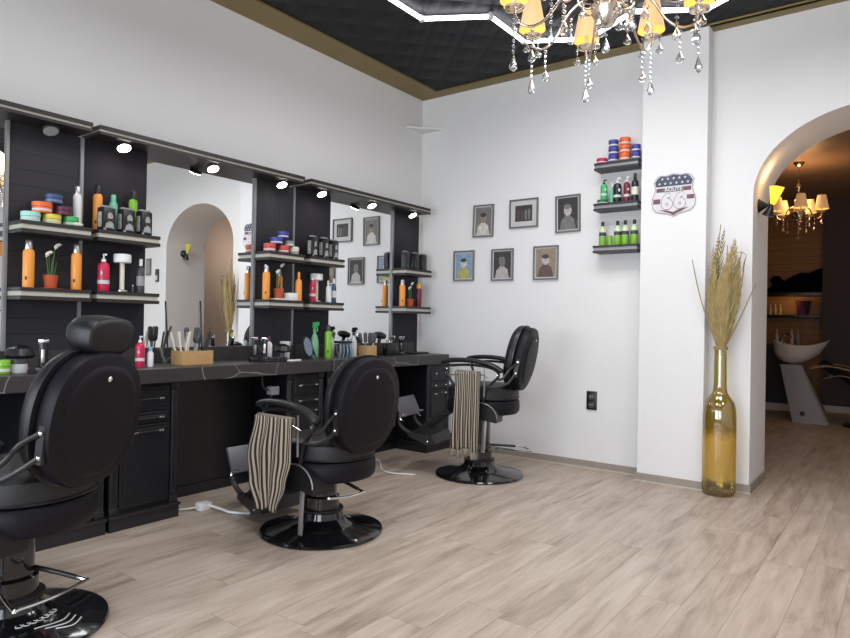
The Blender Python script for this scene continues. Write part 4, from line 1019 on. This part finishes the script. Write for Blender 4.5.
# ------------------------------------------------------------------ bottle vase with dried palms
BX, BYY = -1.100, 5.088
vz = thing('glass_bottle_vase', 'tall olive gold glass bottle standing on the floor by the pillar', 'vase', (BX, BYY, 0))
MB().lathe([(.001, .006), (.09, .004), (.106, .010), (.113, .03), (.113, .52), (.110, .60), (.099, .66), (.072, .70), (.050, .735), (.044, .79), (.042, .98), (.041, 1.05)], seg=48, cap0=True, cap1=False).build('bottle_glass', 'glassbottle', vz, smooth=60)
MB().lathe([(.041, 1.040), (.049, 1.043), (.049, 1.062), (.042, 1.068), (.039, 1.066), (.038, 1.04)], seg=32, cap0=False, cap1=False).build('lip', 'straw2', vz, label='gold lip')
pl = thing('dried_palm_bunch', 'dried straw coloured palm fronds and stalks rising from the glass bottle', 'dried plant', (BX, BYY, 0))
def frond(base, tip, bend, wid, n, m, curl=1.0):
    o = MB(); A = Vector(base); B = Vector(tip); mid = (A + B) / 2 + Vector(bend)
    P = spline([A, mid, B], 14); o.tube(P, .003, 5, rr=[.0035, .003, .0022, .001])
    L_ = len(P)
    for i in range(3, L_ - 1):
        k = i / (L_ - 1)
        t = (P[i + 1] - P[i - 1]).normalized()
        for s in (-1, 1):
            side = (Vector((random.uniform(-.25, .25) + s, random.uniform(-.5, .5), 0))).normalized()
            w = wid * math.sin(PI * min(1, (k * .9 + .12))) * random.uniform(.75, 1.1)
            q0 = P[i]; q1 = q0 + side * w * .45 + t * w * 1.1; q2 = q0 + side * w * .8 + t * w * 2.4
            a = side.cross(t).normalized() * .0022; b = t.cross(a).normalized() * .0048
            rs = []
            for q, kk in ((q0, .7), (q1, 1), (q2, .15)):
                rs.append([q + a * kk, q + b * kk, q - a * kk, q - b * kk])
            o.rings(rs)
    o.build('frond', m, pl, smooth=0)
B0 = (0, 0, 1.00)
for tip, bend, w, m in (((.01, .02, 1.93), (-.04, 0, .02), .05, 'straw2'), ((-.055, -.02, 1.80), (-.03, 0, 0), .045, 'straw'), ((.085, .00, 1.85), (.01, 0, .02), .060, 'straw'),
                        ((-.03, .03, 1.72), (-.03, 0, 0), .05, 'straw'), ((.05, -.04, 1.75), (.0, 0, 0), .055, 'straw'), ((.06, .03, 1.62), (.01, 0, 0), .05, 'straw2'),
                        ((-.06, -.04, 1.60), (-.02, 0, 0), .045, 'straw2'), ((.11, -.02, 1.66), (.02, 0, 0), .045, 'straw2'), ((.0, -.05, 1.58), (0, 0, 0), .05, 'straw'), ((-.02, -.03, 1.88), (-.05, 0, 0), .03, 'straw2'), ((.07, -.02, 1.80), (.02, 0, 0), .06, 'straw'), ((-.04, -.05, 1.66), (-.03, 0, 0), .055, 'straw'), ((.03, -.06, 1.66), (.01, 0, 0), .06, 'straw'), ((.11, .02, 1.72), (.03, 0, 0), .05, 'straw')):
    frond(B0, tip, bend, w, 20, m)
for tip, bend in (((-.20, -.03, 1.70), (-.03, 0, .03)), ((.155, -.02, 1.68), (.03, 0, 0)), ((.13, .0, 1.74), (-.01, 0, 0)), ((.10, -.03, 1.72), (0, 0, 0)), ((-.012, 0, 1.95), (-.04, 0, 0)), ((.235, -.05, 1.52), (0, 0, -.02)), ((-.05, .02, 1.75), (-.02, 0, 0)), ((.03, .02, 1.8), (.01, 0, 0))):
    A, B = Vector(B0), Vector(tip); MB().tube(spline([A, (A + B) / 2 + Vector(bend), B], 8), .004, 6, rr=[.006, .005, .004, .003]).build('stalk', 'straw2', pl)
for a, b in (((.10, -.02, 1.74), (.165, -.02, 1.72)), ((.165, -.02, 1.72), (.14, -.02, 1.60))):
    MB().tube([a, ((a[0] + b[0]) / 2, a[1], (a[2] + b[2]) / 2 + .01), b], .008, 6, flat=.3, rr=[.003, .012, .003]).build('bent_leaf', 'straw', pl)

# ------------------------------------------------------------------ sconces
def sconce(label, loc, s, sm='amber'):
    t = thing('wall_sconce', label, 'wall light', loc)
    t.scale = (1, 1, 1)
    Rx = Matrix.Rotation(s * PI / 2, 4, 'Y')
    MB().lathe([(.052, 0), (.052, .008), (.045, .012), (.012, .062), (.008, .085)], seg=20, mtx=Rx).build('mount_cone', 'black', t)
    Tl = Matrix.Translation((s * .095, 0, 0)) @ Matrix.Rotation(s * R(12), 4, 'Y')
    MB().lathe([(.010, .0), (.020, .01), (.052, .135), (.050, .135), (.016, .01)], seg=4, mtx=Tl, cap0=True, cap1=False).build('amber_shade', sm, t, smooth=0)
    MB().lathe([(.008, .01), (.012, -.005), (.045, -.085), (.040, -.085)], seg=20, mtx=Matrix.Translation((s * .09, 0, 0)) @ Matrix.Rotation(s * R(18), 4, 'Y')).build('lower_cone', 'black', t)
sconce('black cone wall light with glowing amber shade on the left side of the archway', (AX0, 5.46, 2.125), 1)
sconce('black cone wall light on the right archway side, seen in the mirror', (AX1, 5.52, 2.125), -1, 'yellow')

# right wall bits  seen in mirrors
pp = thing('wall_poster', 'framed poster with an orange top, reflected in the leftmost mirror', 'picture', (XR, 3.95, 1.75))
MB().box(-.02, 0, -.35, .35, -.5, .5, .003).build('frame', 'black', pp)
MB().box(-.022, -.02, -.33, .33, -.48, .28).build('print', 'pale', pp, smooth=0)
MB().box(-.022, -.02, -.33, .33, .28, .48).build('print_top', 'orange', pp, smooth=0)
ic = thing('intercom', 'dark intercom on the white wall right of the archway, seen in the mirror', 'intercom', (.77, 5.25, 1.80))
MB().box(-.035, .035, -.025, 0, -.09, .09, .005).build('housing', 'dark', ic)
MB().box(-.025, .025, -.029, -.025, -.07, .0, .002).build('handset', 'pale', ic)
sp = thing('picture_frame', 'small dark frame on the white wall right of the archway, seen in the mirror', 'picture', (1.0, 5.25, 1.93))
MB().box(-.06, .06, -.02, 0, -.12, .12, .003).build('frame', 'frame', sp)
MB().box(-.048, .048, -.022, -.02, -.108, .108).build('print', 'mid', sp, smooth=0)

# ------------------------------------------------------------------ back room furniture
wu = thing('wash_basin_unit', 'white shampoo basin on a slanted grey pedestal in the dark back room', 'wash basin', (-1.15, 9.8, 0))
MB().prism([(-.06, 0), (.34, 0), (.03, .74), (-.21, .74)], -.14, .14, 'Y').build('pedestal', 'pedestal', wu, smooth=0)
MB().tube([(.34, -.14, .0), (.03, -.14, .74)], .010, 6).build('pedestal_edge', 'silver', wu)
MB().lathe([(.030, 0), (.030, .004), (.001, .005)], seg=16, mtx=Matrix.Translation((.05, -.14, .12)) @ Matrix.Rotation(PI / 2, 4, 'X')).build('drain_hole', 'black', wu)
m = MB(); rr = []
for z, a, b, o in ((.76, .10, .10, -.08), (.80, .17, .16, -.07), (.88, .26, .22, -.04), (.96, .30, .24, -.02), (.985, .315, .25, -.01), (.975, .29, .22, -.01), (.90, .22, .18, -.03), (.84, .12, .10, -.06)):
    ring = []
    for q in range(32):
        x = o + a * math.cos(q * PI / 16); zz = z
        if z > .9: zz = z + .10 * (x / .32) ** 2 * (1 if x > 0 else .7) 
        if z > .9 and x > 0: x *= 1.12
        ring.append((x, b * math.sin(q * PI / 16), zz))
    rr.append(ring)
m.rings(rr); m.build('basin', 'ceramic', wu)
MB().box(-.20, -.02, -.10, .10, .735, .765, .005).build('neck_support', 'black', wu)
MB().tube([(-.22, .12, .95), (-.22, .12, 1.10), (-.16, .06, 1.14), (-.10, .02, 1.08)], .012, 8, smooth=4).build('tap', 'chrome', wu)
wc = thing('wash_chair', 'dark reclining wash chair with a curved chrome arm beside the basin', 'chair', (-.55, 9.75, 0))
MB().tube([(-.35, 0, .78), (-.1, 0, .62), (.10, 0, .50), (.5, 0, .45)], .25, 12, flat=.22, smooth=4, up=(0, 0, 1)).build('seat', 'leather', wc)
for s in (-1, 1):
    MB().tube([(-.45, s * .28, .72), (-.25, s * .28, .75), (.0, s * .28, .70), (.25, s * .28, .58), (.35, s * .28, .42)], .013, 8, smooth=5).build('arm', 'chrome', wc)
    MB().tube([(-.30, s * .28, .60), (-.10, s * .28, .64), (.15, s * .28, .55)], .009, 8, smooth=5).build('arm_bar', 'chrome', wc)
MB().lathe([(.24, 0), (.24, .03), (.06, .06), (.05, .40)], (.12, 0, 0), 24).build('chair_base', 'black', wc)
lc = thing('low_cabinet', 'dark low cabinet against the amber niche wall', 'cabinet', (-1.62, 11.2, 0))
MB().box(-.27, .30, -.25, .25, .10, .94).build('body', 'black', lc, smooth=0)
MB().box(-.275, .31, -.26, .25, .94, .975, .004).build('top', 'dark', lc)
MB().box(-.27, .30, -.265, -.25, 0, .10).build('plinth', 'mount', lc, smooth=0)
sf = MB().box(-.42, .42, -.14, .14, -.02, .02, .003)
tag(sf.build('niche_shelf', 'black', loc=(-1.477, 11.6, 1.40)), 'dark shelf across the amber wood niche', 'shelf')
sf = MB().box(-.42, .42, -.14, .14, -.03, .03, .003)
tag(sf.build('niche_shelf', 'black', loc=(-1.477, 11.6, 1.74)), 'upper dark shelf under the black shapes in the niche', 'shelf')
si = MB().prism([(-.40, 0), (.40, 0), (.40, .37), (.30, .34), (.22, .30), (.12, .31), (.02, .27), (-.06, .22), (-.12, .18), (-.18, .26), (-.27, .27), (-.32, .20), (-.28, .12), (-.36, .05)], -.02, .02, 'Y')
tag(si.build('skyline_silhouette', 'matte', loc=(-1.477, 11.62, 1.77), smooth=0), 'black cut out silhouette standing on the upper niche shelf', 'decoration')
for k in range(3):
    MB_ = MB().lathe([(.018, 0), (.018, .10), (.008, .13), (.008, .17)], seg=10)
    tag(MB_.build('bottle', 'sepia', loc=(-1.78 + .07 * k, 11.58, 1.42)), 'small pale bottle at the left end of the niche shelf', 'bottle', 'bottles on the niche shelf')
t = thing('dark_basket', 'dark purple basket on the niche shelf', 'basket', (-1.33, 11.6, 1.42))
MB().lathe([(.08, 0), (.10, .20), (.12, .22), (.10, .22), (.07, .02)], seg=16).build('basket', 'purple', t)
for k, (x, c) in enumerate(((-1.62, 'pale'), (-1.42, 'pale'), (-1.34, 'mid'))):
    tag(MB().lathe([(.025, 0), (.025, .12), (.010, .16), (.010, .22)], seg=12).build('bottle', c, loc=(x, 11.15, .976)), ('pale bottle behind the left rim of the basin', 'tall pale bottle behind the middle of the basin', 'grey bottle behind the right rim of the basin')[k], 'bottle')

# ------------------------------------------------------------------ lights
def area(name, loc, rot, sx, sy, p, c=(1, 1, 1), sp=PI):
    l = bpy.data.lights.new(name, 'AREA'); l.shape = 'RECTANGLE'; l.size = sx; l.size_y = sy; l.energy = p; l.color = c; l.spread = sp
    o = bpy.data.objects.new(name, l); C.objects.link(o); o.location = loc; o.rotation_euler = rot; return o
def point(name, loc, p, c, r=.05):
    l = bpy.data.lights.new(name, 'POINT'); l.energy = p; l.color = c; l.shadow_soft_size = r
    o = bpy.data.objects.new(name, l); C.objects.link(o); o.location = loc; return o
area('daylight', (-2.3, YF - .35, 1.42), (R(90), 0, 0), 2.6, 2.1, 165, (.86, .93, 1.0))
area('daylight', (.75, YF - .35, 1.42), (R(90), 0, 0), 2.8, 2.1, 120, (.86, .93, 1.0))
for x, y in ((-1.9, 3.6), (-.4, 3.6), (-1.9, 1.2), (-.2, 1.0), (1.2, 2.4)):
    area('ceiling_fill', (x, y, ZC - .06), (0, 0, 0), 1.0, 1.0, 33 if x < -1 else 23, (.98, .98, 1.0), R(165))  # added downward fill below the ceiling, no fixture belongs to it
point('chandelier_glow', (-.972, 2.505, 2.62), 5, (1.0, .70, .40), .12)
point('back_chandelier_glow', (-1.05, 8.6, 2.72), 17, (1.0, .55, .24), .2)
point('niche_glow', (-1.48, 11.45, 1.66), 1.2, (1.0, .6, .2), .05)
point('back_room_fill', (.7, 7.0, 2.3), 11, (1.0, .8, .65), .15)  # added fill to brighten the beige right wall, no lamp stands here
for y in (2.09, 2.72, 3.33, 3.75, 4.36, 4.954):
    l = bpy.data.lights.new('spot', 'SPOT'); l.energy = 3.5; l.color = (1, .9, .76); l.spot_size = R(100); l.spot_blend = .8; l.shadow_soft_size = .03
    o = bpy.data.objects.new('spot', l); C.objects.link(o); o.location = (-3.85, y, 2.215)
for x in (AX0 + .11,):
    point('sconce_glow', (x, 5.46, 2.34), 1.0, (1.0, .62, .28), .03)

w = bpy.data.worlds.new('World'); bpy.context.scene.world = w; w.use_nodes = True
w.node_tree.nodes['Background'].inputs[0].default_value = (.75, .85, 1.0, 1); w.node_tree.nodes['Background'].inputs[1].default_value = 1.0

# ------------------------------------------------------------------ camera
fpx, yaw, pitch, roll = 655.936028, 0.636917926, 0.00532707731, 0.0182585021
f = Vector((-math.sin(yaw) * math.cos(pitch), math.cos(yaw) * math.cos(pitch), math.sin(pitch)))
rt = Vector((math.cos(yaw), math.sin(yaw), 0)); up = rt.cross(f)
rt2 = rt * math.cos(roll) + up * math.sin(roll); up2 = -rt * math.sin(roll) + up * math.cos(roll)
cam = bpy.data.cameras.new('camera'); co = bpy.data.objects.new('camera', cam); C.objects.link(co)
cam.sensor_fit = 'HORIZONTAL'; cam.sensor_width = 36; cam.lens = fpx / 850 * 36; cam.clip_start = .05
Mw = Matrix((rt2, up2, -f)).transposed().to_4x4(); Mw.translation = (0, 0, 1.2)
co.matrix_world = Mw
sc = bpy.context.scene; sc.camera = co
sc.view_settings.view_transform = 'Standard'; sc.view_settings.look = 'None'; sc.view_settings.gamma = 1; sc.view_settings.use_curve_mapping = False
sc.view_settings.exposure = 0.03
